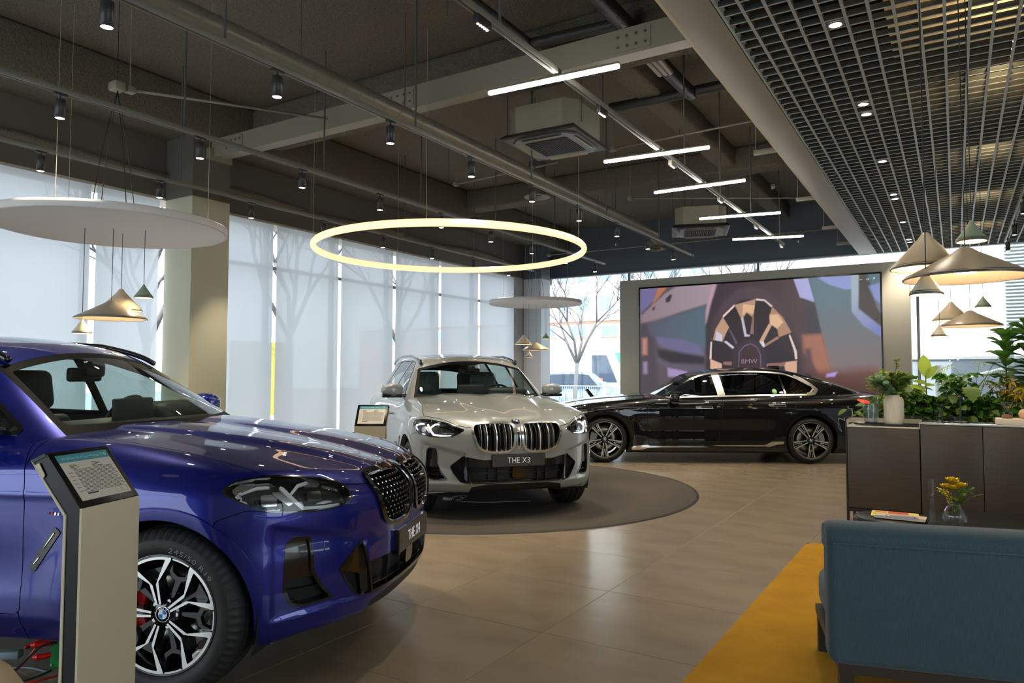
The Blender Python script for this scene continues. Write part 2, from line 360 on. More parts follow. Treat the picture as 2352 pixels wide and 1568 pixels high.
# floor tiles
def tilemat():
    m=mat('floor_tile',srgb(142,128,108),.34,noise=(1.6,.8,srgb(128,114,96),(1,2.2,1)));nt=m.node_tree;b=nt.nodes['Principled BSDF']
    # fine speckles
    tc=nt.nodes.new('ShaderNodeTexCoord');v=nt.nodes.new('ShaderNodeTexVoronoi');v.inputs['Scale'].default_value=55;nt.links.new(tc.outputs['Object'],v.inputs['Vector'])
    r=nt.nodes.new('ShaderNodeValToRGB');r.color_ramp.elements[0].position=.035;r.color_ramp.elements[0].color=(1,1,1,1);r.color_ramp.elements[1].position=.06;r.color_ramp.elements[1].color=(0,0,0,1)
    n=nt.nodes.new('ShaderNodeTexNoise');n.inputs['Scale'].default_value=7;nt.links.new(tc.outputs['Object'],n.inputs['Vector'])
    q=nt.nodes.new('ShaderNodeMath');q.operation='GREATER_THAN';q.inputs[1].default_value=.60;nt.links.new(n.outputs[0],q.inputs[0])
    p=nt.nodes.new('ShaderNodeMath');p.operation='MULTIPLY';nt.links.new(r.outputs[0],p.inputs[0]);nt.links.new(q.outputs[0],p.inputs[1])
    mx=nt.nodes.new('ShaderNodeMix');mx.data_type='RGBA';mx.inputs[7].default_value=(.36,.32,.26,1);old=b.inputs['Base Color'].links[0].from_socket
    nt.links.new(p.outputs[0],mx.inputs[0]);nt.links.new(old,mx.inputs[6]);nt.links.new(mx.outputs[2],b.inputs['Base Color'])
    nr=nt.nodes.new('ShaderNodeTexNoise');nr.inputs['Scale'].default_value=2;nt.links.new(tc.outputs['Object'],nr.inputs['Vector'])
    mr=nt.nodes.new('ShaderNodeMapRange');mr.inputs[3].default_value=.225;mr.inputs[4].default_value=.26;nt.links.new(nr.outputs[0],mr.inputs[0]);nt.links.new(mr.outputs[0],b.inputs['Roughness'])
    return m
TM=tilemat()
fl=struct(MB().box(XL-.3,XR,Y0,YB+.3,-.12,-.002).build('floor',mat('grout',srgb(120,110,96),.8)))
tp=.868;g=.0013;nx=14;k=0;tme=None
for i in range(-9,5):
    x0=-1.055+i*tp
    for j in range(0,18):
        y0=.82+j*tp
        if tme is None:
            b=MB();s=tp-2*g;bv=.0015
            b.add([(0,0,-.002),(s,0,-.002),(s,s,-.002),(0,s,-.002),(bv,bv,0),(s-bv,bv,0),(s-bv,s-bv,0),(bv,s-bv,0)],[(4,5,6,7),(0,1,5,4),(1,2,6,5),(2,3,7,6),(3,0,4,7)])
            o=b.build('floor_tile',TM,fl);tme=o.data
        else: o=link('floor_tile',tme,None,fl)
        o.location=(x0+g,y0+g,0)
struct(MB().box(XL-.3,XR,Y0,.82,-.0021,0).build('floor_strip',TM)) ; bpy.data.objects['floor_strip'].parent=fl
del bpy.data.objects['floor_strip']['kind']
struct(MB().box(XL-.4,XR+.2,Y0-.2,YB+.4,ZC,ZC+.2).build('ceiling',CON))
cl=bpy.data.objects['ceiling']
for (a,b,c_,d,z) in ((XL,-1.5,6.35,6.85,4.55),(XL,-1.5,11.4,11.8,4.62),(XL,-8.1,Y0,YB,4.45),(-3.2,-2.9,6.85,YB,4.7),(XL,-1.5,.6,1.1,4.6)):
    _bn=globals().get('_bn',20)+1;struct(MB().bbox(a,b,c_,d,z,ZC-.001,.04).build('trim_%d'%_bn,CON))
# left wall: header, glass, blinds
wl=struct(MB().box(XL-.35,XL+.02,Y0,YB+.3,3.69,ZC).build('wall_left',HDR));MB().box(XL-.35,XL+.02,Y0,YB+.3,3.66,3.69).build('blind_pelmet',mat('pelmet',srgb(188,182,166),.5),wl)
MB().tube(spline([(XL+.06,y,3.98+.03*math.sin(y*2.1)) for y in np.arange(Y0,YB,.6)],2),.055,7).build('foam_bead',CON,wl)
def blindmat():
    m=bpy.data.materials.new('roller_blind');m.use_nodes=True;nt=m.node_tree;n=nt.nodes;l=nt.links;n.clear();o=n.new('ShaderNodeOutputMaterial')
    d=n.new('ShaderNodeBsdfDiffuse');d.inputs[0].default_value=(.60,.60,.58,1);t=n.new('ShaderNodeBsdfTranslucent');t.inputs[0].default_value=(.51,.53,.56,1);x=n.new('ShaderNodeMixShader');x.inputs[0].default_value=.52
    tr=n.new('ShaderNodeBsdfTransparent');x2=n.new('ShaderNodeMixShader');x2.inputs[0].default_value=.028
    l.new(d.outputs[0],x.inputs[1]);l.new(t.outputs[0],x.inputs[2]);l.new(x.outputs[0],x2.inputs[1]);l.new(tr.outputs[0],x2.inputs[2]);l.new(x2.outputs[0],o.inputs[0]);return m
BM_=blindmat();FRM=mat('window_frame',srgb(120,126,130),.4,.3);GLS=glassmat('window_glass',(.93,.96,.97))
ys=[Y0,-2.2,-.83,.54,1.90,3.26,4.63,5.50];ys2=[6.10,7.34,8.70,10.08,11.46,12.85,14.28];wn=1
for L in (ys,ys2):
    for a,b in zip(L[:-1],L[1:]):
        w=struct(thing('window_%d'%wn,None,None,(XL-.2,(a+b)/2,0)));wn+=1;h=(b-a)/2
        MB().box(-.04,.04,-h-.03,-h+.03,0,3.7).box(-.04,.04,-h,h,0,.08).box(-.03,.03,-h,h,3.0,3.05).build('window_frame',FRM,w)
        MB().box(-.006,.006,-h,h,.05,3.7).build('glass_pane',GLS,w)
        bl=thing('roller_blind','white translucent roller blind','blind',(XL,(a+b)/2,0),0,None)
        n=14;vs=[];hh=h-.035
        for i in range(n+1):
            y=-hh+2*hh*i/n;vs+=[(.004*math.sin(i*1.3+wn),y,.12),(.002,y,3.67)]
        MB().add(vs,[(2*i,2*i+2,2*i+3,2*i+1) for i in range(n)],0,True).build('blind_fabric',BM_,bl)
        MB().cyl((0,-hh,.12),(0,hh,.12),.012,n=10).build('bottom_bar',FRM,bl)
        names={2:'second',}
        bl['label']=''
bls=sorted([o for o in bpy.data.objects if o.name.startswith('roller_blind')],key=lambda o:o.location.y)
desc=['white roller blind at the far left behind the camera position','white roller blind left of the frame beside the nearest blue car door','white roller blind beside the blue car rear, outside the frame edge','white roller blind beside the blue car, next to the frame edge','leftmost white roller blind in view behind the big white disc','white roller blind behind the left edge of the big white disc','white roller blind just left of the near cream pillar','white roller blind just right of the near cream pillar','white roller blind second to the right of the cream pillar','white roller blind behind the left end of the glowing ring','white roller blind right behind the small price stand','white roller blind behind the roof of the grey suv','farthest white roller blind beside the far corner pillar']
for o,d in zip(bls,desc): o['label']=d
# pillars
p=MB();p.box(XL+.03,-8.2,5.53,6.08,0,3.655).build('pillar',CREAM);o=bpy.data.objects['pillar'];tag(o,'cream painted square pillar between the blinds under the steel beam','pillar')
MB().box(XL+.03,-8.2,5.53,6.08,3.655,ZC).build('pillar_top',HDR,o)
o=MB().box(XL+.03,-8.3,14.7,15.15,0,3.66).build('pillar',mat('pillar_far',srgb(196,200,204),.6));tag(o,'pale square pillar in the far left corner of the room','pillar');MB().box(XL+.03,-8.3,14.7,15.15,3.66,ZC).build('pillar_top',NAVY,o)
struct(MB().box(XL-.2,XL,14.3,YB+.1,0,3.7).build('trim_1',mat('pillar_far')))
# far wall: header and glass
wb_=struct(MB().box(XL-.35,XR,YB,YB+.3,3.83,ZC).build('wall_back',NAVY));MB().box(XL,XR,YB-.03,YB+.02,3.80,3.83).build('header_trim',FRM,wb_)
xs_=[XL,-6.55,-3.58,-.60,2.3,XR]
for a,b in zip(xs_[:-1],xs_[1:]):
    w=struct(thing('window_%d'%wn,None,None,((a+b)/2,YB+.05,0)));wn+=1;h=(b-a)/2
    MB().box(-h-.025,-h+.025,-.04,.04,0,3.83).box(-h,h,-.04,.04,0,.08).build('window_frame',FRM,w);MB().box(-h,h,-.006,.006,.05,3.83).build('glass_pane',GLS,w)
# right and rear walls (behind and beside the camera)
WR_=mat('wall_right',srgb(196,190,178),.6)
struct(MB().box(XR,XR+.2,Y0,YB+.3,3.5,ZC).box(XR,XR+.2,Y0,YB+.3,0,.1).box(XR,XR+.2,8.6,YB+.3,.1,3.5).build('wall_right',WR_))
struct(MB().box(XL-.3,XR+.2,Y0-.2,Y0,3.5,ZC).box(XL-.3,XR+.2,Y0-.2,Y0,0,.1).box(-2.8,XR+.2,Y0-.2,Y0,.1,3.5).build('wall_rear',WR_))
for k in range(6):
    y=Y0+2.1*k;w=struct(thing('window_%d'%wn,None,None,(XR+.1,y+1.05,0)));wn+=1;MB().box(-.04,.04,-1.05,-1.0,.1,3.5).box(-.04,.04,1.0,1.05,.1,3.5).box(-.03,.03,-1.05,1.05,2.4,2.45).build('window_frame',FRM,w);MB().box(-.006,.006,-1.05,1.05,.1,3.5).build('glass_pane',GLS,w)
    if k not in (1,2): MB().box(-.14,-.138,-1.0,1.0,.15,3.5).build('dimming_blind',BM_,w)  # out-of-view blinds added to cut the daylight from this side
for k in range(3):
    x=XL+2.0*k;w=struct(thing('window_%d'%wn,None,None,(x+1.0,Y0-.1,0)));wn+=1;MB().box(-1.0,-.95,-.04,.04,.1,3.5).box(.95,1.0,-.04,.04,.1,3.5).box(-1,1,-.03,.03,2.4,2.45).build('window_frame',FRM,w);MB().box(-1.,1.,-.006,.006,.1,3.5).build('glass_pane',GLS,w)
# ---------------------------------------------------------------- soffit and open-cell ceiling
SOF=mat('soffit_paint',srgb(150,144,128),.55,bump_=(3,.25,.02));GRD=mat('cell_grid',srgb(170,174,170),.4,0);GRD_SHADE=mat('cell_grid_web_shaded',srgb(74,75,71),.6)  # slat webs coloured darker than the caps, painting in the shade inside the cells
sf=struct(MB().bbox(-1.58,-1.29,Y0,YB-.05,3.8,3.93,.004).build('trim_2',SOF));MB().box(-1.60,-1.575,Y0,YB-.05,3.8,3.82).build('edge_bead',mat('edge_bead',srgb(196,182,150),.5),sf)
for y in (8.1,10.6,12.9,14.6): MB().bbox(-1.86,-1.59,y,y+.05,3.83,3.88,.003).cyl((-1.84,y+.025,3.88),(-1.84,y+.025,ZC),.006,n=6).build('hanger_bracket',SOF,sf)
gc=struct(thing('ceiling_grid',None,None,(0,0,3.8)));p_=.1425;rm=None
X1=3.3
for i in range(int((X1+1.29)/p_)):
    x=-1.29+.139+i*p_
    if rm is None: o=MB().box(-.010,.010,1.5,YB-.1,0,.006,0).box(-.006,.006,1.5,YB-.1,.006,.050,1).build('grid_runner',[GRD,GRD_SHADE],gc);rm=o.data
    else: o=link('grid_runner',rm,None,gc)
    o.location=(x,0,0)
cm=None
for j in range(int((YB-1.6)/p_)):
    y=1.515+j*p_
    if cm is None: o=MB().box(-1.29,X1,-.004,.004,.002,.007,0).box(-1.29,X1,-.003,.003,.007,.046,1).build('cross_slat',[GRD,GRD_SHADE],gc);cm=o.data
    else: o=link('cross_slat',cm,None,gc)
    o.location=(0,y,0)
struct(MB().box(-1.3,-1.28,Y0,YB-.05,3.8,3.87).build('trim_3',GRD));struct(MB().box(X1,XR,Y0,YB,3.8,3.9).build('trim_4',SOF));struct(MB().box(-1.3,XR,Y0,1.5,3.8,3.9).build('trim_5',SOF))
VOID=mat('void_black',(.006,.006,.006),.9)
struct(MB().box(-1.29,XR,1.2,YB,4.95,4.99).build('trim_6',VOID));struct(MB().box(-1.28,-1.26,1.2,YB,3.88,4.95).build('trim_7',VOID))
WB=mat('void_board',srgb(236,220,186),.7)
for k,y in enumerate((3.9,6.05,8.30,10.55,12.8)):
    o=MB().box(-.42,.98,y,y+1.3,4.30,4.33).build('void_board',WB)
    tag(o,['warm lit board above the cell ceiling overhead','warm lit board above the ceiling cells at the top right','second warm lit board seen through the ceiling cells','third warm lit board above the cells over the sideboard','farthest warm lit board above the ceiling cells'][k],'ceiling board')
    for sx in (-.3,.85): MB().cyl((sx,y+.65,4.33),(sx,y+.65,4.95),.006,n=5).build('hanger_rod',ROD,o)
    l=bpy.data.lights.new('void_lamp','POINT');l.energy=4.5;l.color=(1,.76,.42);l.shadow_soft_size=.04;lo=bpy.data.objects.new('void_lamp',l);COL.objects.link(lo);lo.location=(.35,y+.65,3.98)
EM_W=mat('lamp_warm',(1,1,1),.4,emit=(1,.90,.74),es=22);EM_N=mat('lamp_neutral',(1,1,1),.4,emit=(1,.95,.86),es=26);HB=mat('lamp_black',srgb(48,47,45),.4)
def spot(parent,loc,en,ang,col=(1,.86,.66),rot=None,soft=.03):
    l=bpy.data.lights.new('spot','SPOT');l.energy=en*2.4;l.spot_size=math.radians(ang);l.spot_blend=.6;l.color=col;l.shadow_soft_size=soft
    o=bpy.data.objects.new('spot',l);COL.objects.link(o);o.parent=parent;o.location=loc
    if rot: o.rotation_euler=rot
    return o
DL=[(-.654,5.30),(-.65,7.01),(-.652,7.297),(-.653,9.02),(-.658,10.77),(-.657,11.05),(-.66,12.8),(-.66,14.5),(-.66,14.8)]
dlab=['single round downlight nearest in the cell ceiling, at the top right','nearer lamp of the first downlight pair in the cell ceiling','farther lamp of the first downlight pair in the cell ceiling','lone downlight between the two pairs in the cell ceiling','nearer lamp of the second downlight pair','farther lamp of the second downlight pair','small downlight beyond the second pair','nearer lamp of the farthest downlight pair','farther lamp of the farthest downlight pair']
for (x,y),d in zip(DL,dlab):
    t=thing('downlight',d,'downlight',(x,y,3.8),0,'downlights in the cell ceiling')
    MB().box(-.063,.063,-.063,.063,.004,.012).build('mounting_plate',mat('plate_grey',srgb(90,92,96),.5),t);MB().lathe([(.052,.003),(.050,-.002),(.044,-.003),(.041,.002)],28).build('bezel',HB,t)
    MB().lathe([(0,.0015),(.041,.0015)],24).build('lamp_face',EM_W,t);spot(t,(0,0,-.03),16,95)
# ---------------------------------------------------------------- tracks
def track(x,y0,y1,z,label,rods):
    t=thing('lighting_track',label,'lighting track',(x,0,z),0,'ceiling lighting tracks')
    MB().bbox(-.022,.022,y0,y1,0,.045,.004).build('track_rail',TRK,t);MB().box(-.008,.008,y0+.02,y1-.02,-.003,.0).build('conductor_slot',HB,t);MB().box(-.03,-.022,y0,y1,.028,.04).build('rail_lip',TRK,t)
    for y in rods: MB().cyl((0,y,.045),(0,y,ZC-z),.010,n=8).build('support_rod',ROD,t)
    return t
track(-4.13,1.2,12.95,3.585,'long track with cylinder spots beside the round duct',(3.0,5.0,7.1,9.2,11.3,12.6))
track(-5.93,1.2,13.1,3.585,'long track with cylinder spots behind the glowing ring',(3.9,5.6,7.3,9.1,11.0,12.8))
track(-7.65,1.2,13.2,3.585,'long track with cylinder spots along the blinds',(2.8,5.0,7.0,9.0,11.0,12.9))
track(-2.48,1.2,12.9,3.62,'long track with small square spots and white tubes',(3.85,7.6,9.0,10.6,12.6))
track(.77,9.6,14.6,3.62,'black track hanging at the right edge of the room',(10.2,12.2,14.2))
def head(x,y,z,label,L=.15,r=.037,tilt=0.,on=True,en=30,grp=None,group='cylinder spotlights on the tracks'):
    t=thing('track_spotlight',label,'spotlight',(x,y,z),0,group)
    MB().bbox(-.016,.016,-.05,.05,-.018,.004,.003).cyl((0,0,-.05),(0,0,-.016),.007,n=8).build('track_adapter',HB,t)
    A=MB();A.lathe([(.0,-.05),(r*.96,-.05),(r,-.054),(r,-.05-L),(r*.9,-.05-L-.001),(r*.86,-.05-L+.004)],24).build('lamp_body',HB,t)
    MB().lathe([(0,-.05-L+.002),(r*.88,-.05-L+.002)],20).build('lamp_face',EM_W,t)
    if on: spot(t,(0,0,-.06-L),en,62)
    return t
ORD=['nearest','second','third','fourth','fifth','sixth','seventh','eighth','ninth','tenth']
for (x,ys_,nm) in ((-4.13,[2.216+1.2235*i for i in range(9)],'the track beside the round duct'),(-5.93,[2.84+1.226*i for i in range(9)],'the track above the glowing ring'),(-7.65,[3.5+1.247*i for i in range(8)],'the track nearest the blinds')):
    for i,y in enumerate(ys_): head(x,y,3.585,'black cylinder spotlight, %s from the camera on %s'%(ORD[i],nm),en=34)
for i,y in enumerate((11.0,12.6,14.2)): head(.77,y,3.62,'matt black spotlight %s on the short right-hand track'%('nearest','in the middle','at the far end')[i],r=.035,en=18,group='spotlights on the right-hand track')
for i,y in enumerate((3.65,5.44,7.2,9.0,10.9,12.73)):
    t=thing('linear_spotlight','small square five-lens spotlight, %s on the white tube track'%ORD[i],'spotlight',(-2.48,y,3.62),0,'square spotlights on the tube track')
    MB().bbox(-.02,.02,-.075,.075,-.055,.0,.002).build('lamp_body',HB if i<2 else TRK,t)
    for k in range(5): MB().cyl((0,-.052+.026*k,-.0562),(0,-.052+.026*k,-.0575),.0085,n=10).build('lens',EM_N,t)
    spot(t,(0,0,-.075),14,70)
tubes=[(-3.07,4.605,-1.992,4.673),(-3.05,6.74,-1.983,6.828),(-3.06,8.206,-1.973,8.212),(-3.022,9.923,-1.985,10.11),(-3.04,11.733,-2.009,12.016)]
for i,(a,b,c_,d) in enumerate(tubes):
    an=math.atan2(d-b,c_-a);t=thing('tube_light','white linear tube light, %s from the camera'%ORD[i],'tube light',((a+c_)/2,(b+d)/2,3.6),an,'linear tube lights across the track')
    MB().bbox(-.54,.54,-.02,.02,-.002,.014,.003).build('lamp_spine',TRK,t);MB().bbox(-.538,.538,-.019,.019,-.028,-.002,.010).build('diffuser',mat('tube_emit',(1,1,1),.4,emit=(1,.97,.90),es=26),t)
    MB().box(-.03,.03,-.015,.015,.014,.03).build('tube_clip',TRK,t)
# glowing ring
t=thing('ring_light','large warm glowing ring pendant hung above the grey suv','pendant light',(-5.4,7.25,2.95))
rr=1.68;MB().lathe([(rr+.033*math.cos(a),.042*math.sin(a)) for a in np.linspace(0,2*PI,13)[:-1]],120,close=True).build('light_ring',mat('ring_emit',(1,1,1),.4,emit=(1,.52,.21),es=.75),t)
for k in range(5):
    a=math.radians(10+72*k);MB().cyl((rr*math.cos(a),rr*math.sin(a),.04),(rr*math.cos(a),rr*math.sin(a),2.045),.0025,n=5).build('suspension_wire',mat('wire_pale',srgb(190,180,150),.4,.5),t)
# white acoustic discs
DW=mat('disc_white',srgb(222,216,210),.6)
def disc(x,y,z,r,lab):
    t=thing('ceiling_disc',lab,'ceiling disc',(x,y,z));MB().lathe([(0,-.03),(r-.035,-.03),(r-.03,-.036),(r-.006,-.036),(r,-.030),(r,.026),(r-.004,.030),(0,.030)],96).build('disc_panel',DW,t)
    for k in range(3):
        a=math.radians(60+120*k);MB().cyl((r*.82*math.cos(a),r*.82*math.sin(a),.03),(r*.82*math.cos(a),r*.82*math.sin(a),5-z),.0022,n=5).build('suspension_wire',MATS['wire_pale'],t)
    for k in range(4): MB().tube(spline([(.22*math.cos(k*1.6),.22*math.sin(k*1.6),.03),(.12*math.cos(k*1.6),.12*math.sin(k*1.6),.7),(.01,0,1.25)],4),.004,5).build('flex_cable',HB,t)
    MB().bbox(-.06,.06,-.05,.05,1.25,1.33,.01).build('junction_box',STEEL,t);MB().cyl((0,0,1.33),(0,0,5-z),.003,n=5).build('hanger_wire',HB,t)
    return t
disc(-6.47,3.58,2.72,.965,'big flat white disc hung above the blue car, cone lamps below it');disc(-7.5,13.05,2.90,.98,'smaller-looking flat white disc hung in the far left corner')
def lathe_cone(r,h,th=.004): return [(r*.05,h),(r*.085,h*.99),(r*.13,h*.94),(r*.22,h*.82),(r*.985,.014),(r,.006),(r,0.),(r-.006,0.),(r-.012,.012),(r*.20,h*.80-.008),(r*.06,h*.92)]
def cones(cx,cy,zt,items,where):
    for (dx,dy,z,r,h,col,lab,inner) in items:
        t=thing('cone_pendant',lab+' '+where,'pendant light',(cx+dx,cy+dy,z),0,'cone pendants '+where)
        MB().lathe(lathe_cone(r,h),56).build('lamp_shade',mat('shade_'+col,{'sand':srgb(214,192,158),'taupe':srgb(176,160,138),'green':srgb(140,158,134),'cream':srgb(226,214,184)}[col],.36,.0),t)
        MB().lathe([(r*.96,.020),(r*.985,.013),(r+.001,.006),(r+.001,.0),(r-.001,-.001)],56).build('shade_rim',mat('shade_rim',srgb(120,116,108),.3,.6),t)
        MB().cyl((0,0,h),(0,0,zt-z),.0028,n=6).build('flex_cable',HB,t)
        MB().lathe([(0,.03),(min(.05,r*.4),.03),(min(.05,r*.4),.045),(0,.045)],20).build('lamp_face',mat('cone_emit',(1,1,1),.4,emit=(1,.80,.52),es=9),t)
        l=bpy.data.lights.new('cone_lamp','POINT');l.energy=2.6*(r/.08)**.6;l.color=(1,.78,.5);l.shadow_soft_size=.03;lo=bpy.data.objects.new('cone_lamp',l);COL.objects.link(lo);lo.parent=t;lo.location=(0,0,.02)
def npatch(name,V,F,N,m,parent,flip=False):
    V,F2=compact(np.concatenate([V,N],1),F);N=V[:,3:];V=V[:,:3]
    me=mesh_np(V,F2);o=link(name,me,m,parent);me.shade_smooth()
    nn=N/np.maximum(np.linalg.norm(N,axis=1,keepdims=True),1e-9)
    me.normals_split_custom_set_from_vertices(nn.astype(float).tolist());return o
def boundary(F):
    E=np.concatenate([F[:,[0,1]],F[:,[1,2]],F[:,[2,0]]]);k=np.sort(E,1);key=k[:,0].astype(np.int64)*10**7+k[:,1]
    u,idx,cnt=np.unique(key,return_index=True,return_counts=True);return E[idx[cnt==1]]
class Car:
    def __init__(s,key,pose,paint,label,h=.02,name='car'):
        s.k=key;s.c=CARS[key];s.paint=paint;c=s.c
        s.t=thing(name,label,'car',(pose[0],pose[1],pose[3] if len(pose)>3 else 0),pose[2])
        wb=c['wb'];s.wb=wb
        s.V,s.F=skin(f_body,c,(-wb-.55,0,.42),(.35,.5,.62),.35,h)
        s.GV,s.GF=skin(f_green,c,(-wb-.1 if key!='x4' else -wb+.2,0,1.12),(-1.45,.35,1.2),.3,h)
        s.seams=[]
    def emit(s,name,V,F,m,off=0.,th=0.,f=f_body,side=(1,-1),label=None,parent=None):
        """surface patch (F on V), shifted along its normal by off, with an optional edge wall of depth th, on each side"""
        if len(F)==0: return []
        V,F=compact(V,F);N=grad(f,s.c,V);Vt=V+N*off;outs=[]
        for sg in side:
            S=np.array([1,sg,1]);F1=F if sg>0 else F[:,::-1]
            VV,FF,NN=Vt*S,F1,N*S
            if th>0:
                B=boundary(F);a,b=B[:,0],B[:,1];n=len(VV)
                top=Vt[B.ravel()].reshape(-1,2,3);bot=(Vt-N*th)[B.ravel()].reshape(-1,2,3)
                e=top[:,1]-top[:,0];nr=np.cross(e,N[a]);nr/=np.maximum(np.linalg.norm(nr,axis=1,keepdims=True),1e-9)
                W=np.concatenate([top[:,0],top[:,1],bot[:,1],bot[:,0]])*S;k=len(B);i=np.arange(k)+n
                Q=np.concatenate([np.stack([i,i+3*k,i+2*k],1),np.stack([i,i+2*k,i+k],1)])
                if sg<0: Q=Q[:,::-1]
                VV=np.concatenate([VV,W]);FF=np.concatenate([FF,Q]);NN=np.concatenate([NN,np.tile(nr*S,(4,1))])
            o=npatch(name,VV,FF,NN,m,parent if parent else s.t)
            if label: o['label']=label
            outs.append(o)
        return outs
    # fields
    def fu(s,V,poly):   # wrap-around front coordinates
        u=np.arctan2(V[:,1],V[:,0]+.1)*.8;g=sdpoly(np.stack([u,V[:,2]],1),poly);return np.maximum(g,.02-V[:,0])
    def fs(s,V,poly): return np.maximum(sdpoly(V[:,[0,2]],poly),.35-V[:,1])
    def ft(s,V,poly,z0=.7): return np.maximum(sdpoly(V[:,[0,1]],poly),z0-V[:,2])
    def take(s,g):
        g=g(s.V) if callable(g) else g
        s.V,a,s.F=clip(s.V,s.F,g);return s.V,a
    def panel(s,name,fld,m,w=.0022,label=None,th=.0):
        g=fld(s.V);s.V,a,r=clip(s.V,s.F,g+w);g=fld(s.V);s.V,b,s.F=clip(s.V,r,g-w)
        s.emit(name,s.V,a,m,th=th or .004,label=label);s.seams.append((s.V[b.ravel()].reshape(-1,3,3)))
    def base(s,V0,F0,g):
        V,a,_=clip(V0,F0,g);return V,a
def ribbon(pts,w):
    """closed outline of a polyline of width w (mitred)"""
    P=[np.array(p,float) for p in pts];L=[];R_=[]
    for i,p in enumerate(P):
        a=P[max(i-1,0)];b=P[min(i+1,len(P)-1)]
        d1=(p-a) if i>0 else (b-p);d2=(b-p) if i<len(P)-1 else (p-a)
        d1=d1/np.linalg.norm(d1);d2=d2/np.linalg.norm(d2);n1=np.array([-d1[1],d1[0]]);n2=np.array([-d2[1],d2[0]]);m=n1+n2;m/=np.linalg.norm(m);k=w/2/max(m@n1,.4)
        L.append(p+m*k);R_.append(p-m*k)
    return np.array(L+R_[::-1])
def pol(r,deg): a=math.radians(deg);return (r*math.sin(a),r*math.cos(a))
def roundel(parent,M,r,name='roundel'):
    mb=MB();n=32
    mb.lathe([(0,0),(r*.97,0),(r,.0-.003*r/.04),(r,-.006)],n,0,M=M)
    mb.lathe([(r*.90,.0008),(r*.97,.0006)],n,1,M=M);mb.lathe([(r*.56,.001),(r*.60,.001)],n,1,M=M)
    for q in range(4):
        a=[(0,0)]+[(r*.56*math.cos(PI/2*q+PI/2*i/8),r*.56*math.sin(PI/2*q+PI/2*i/8)) for i in range(9)]
        mb.add([(x,y,.0014*r/.04) for x,y in a],[tuple(range(len(a)))],3 if q%2==0 else 2,M=M)
    o=mb.build(name,[BLK,CHR2,WHT,BLU],parent)
    for ch,ang in (('B',128),('M',90),('W',52)):
        me=text_mesh(ch,r*.42);A=Matrix.Translation((r*.75*math.cos(math.radians(ang)),r*.75*math.sin(math.radians(ang)),.0015*r/.04))@Matrix.Rotation(math.radians(ang-90),4,'Z')
        me.transform(M@A);link('letter',me,WHT,o)
    return o
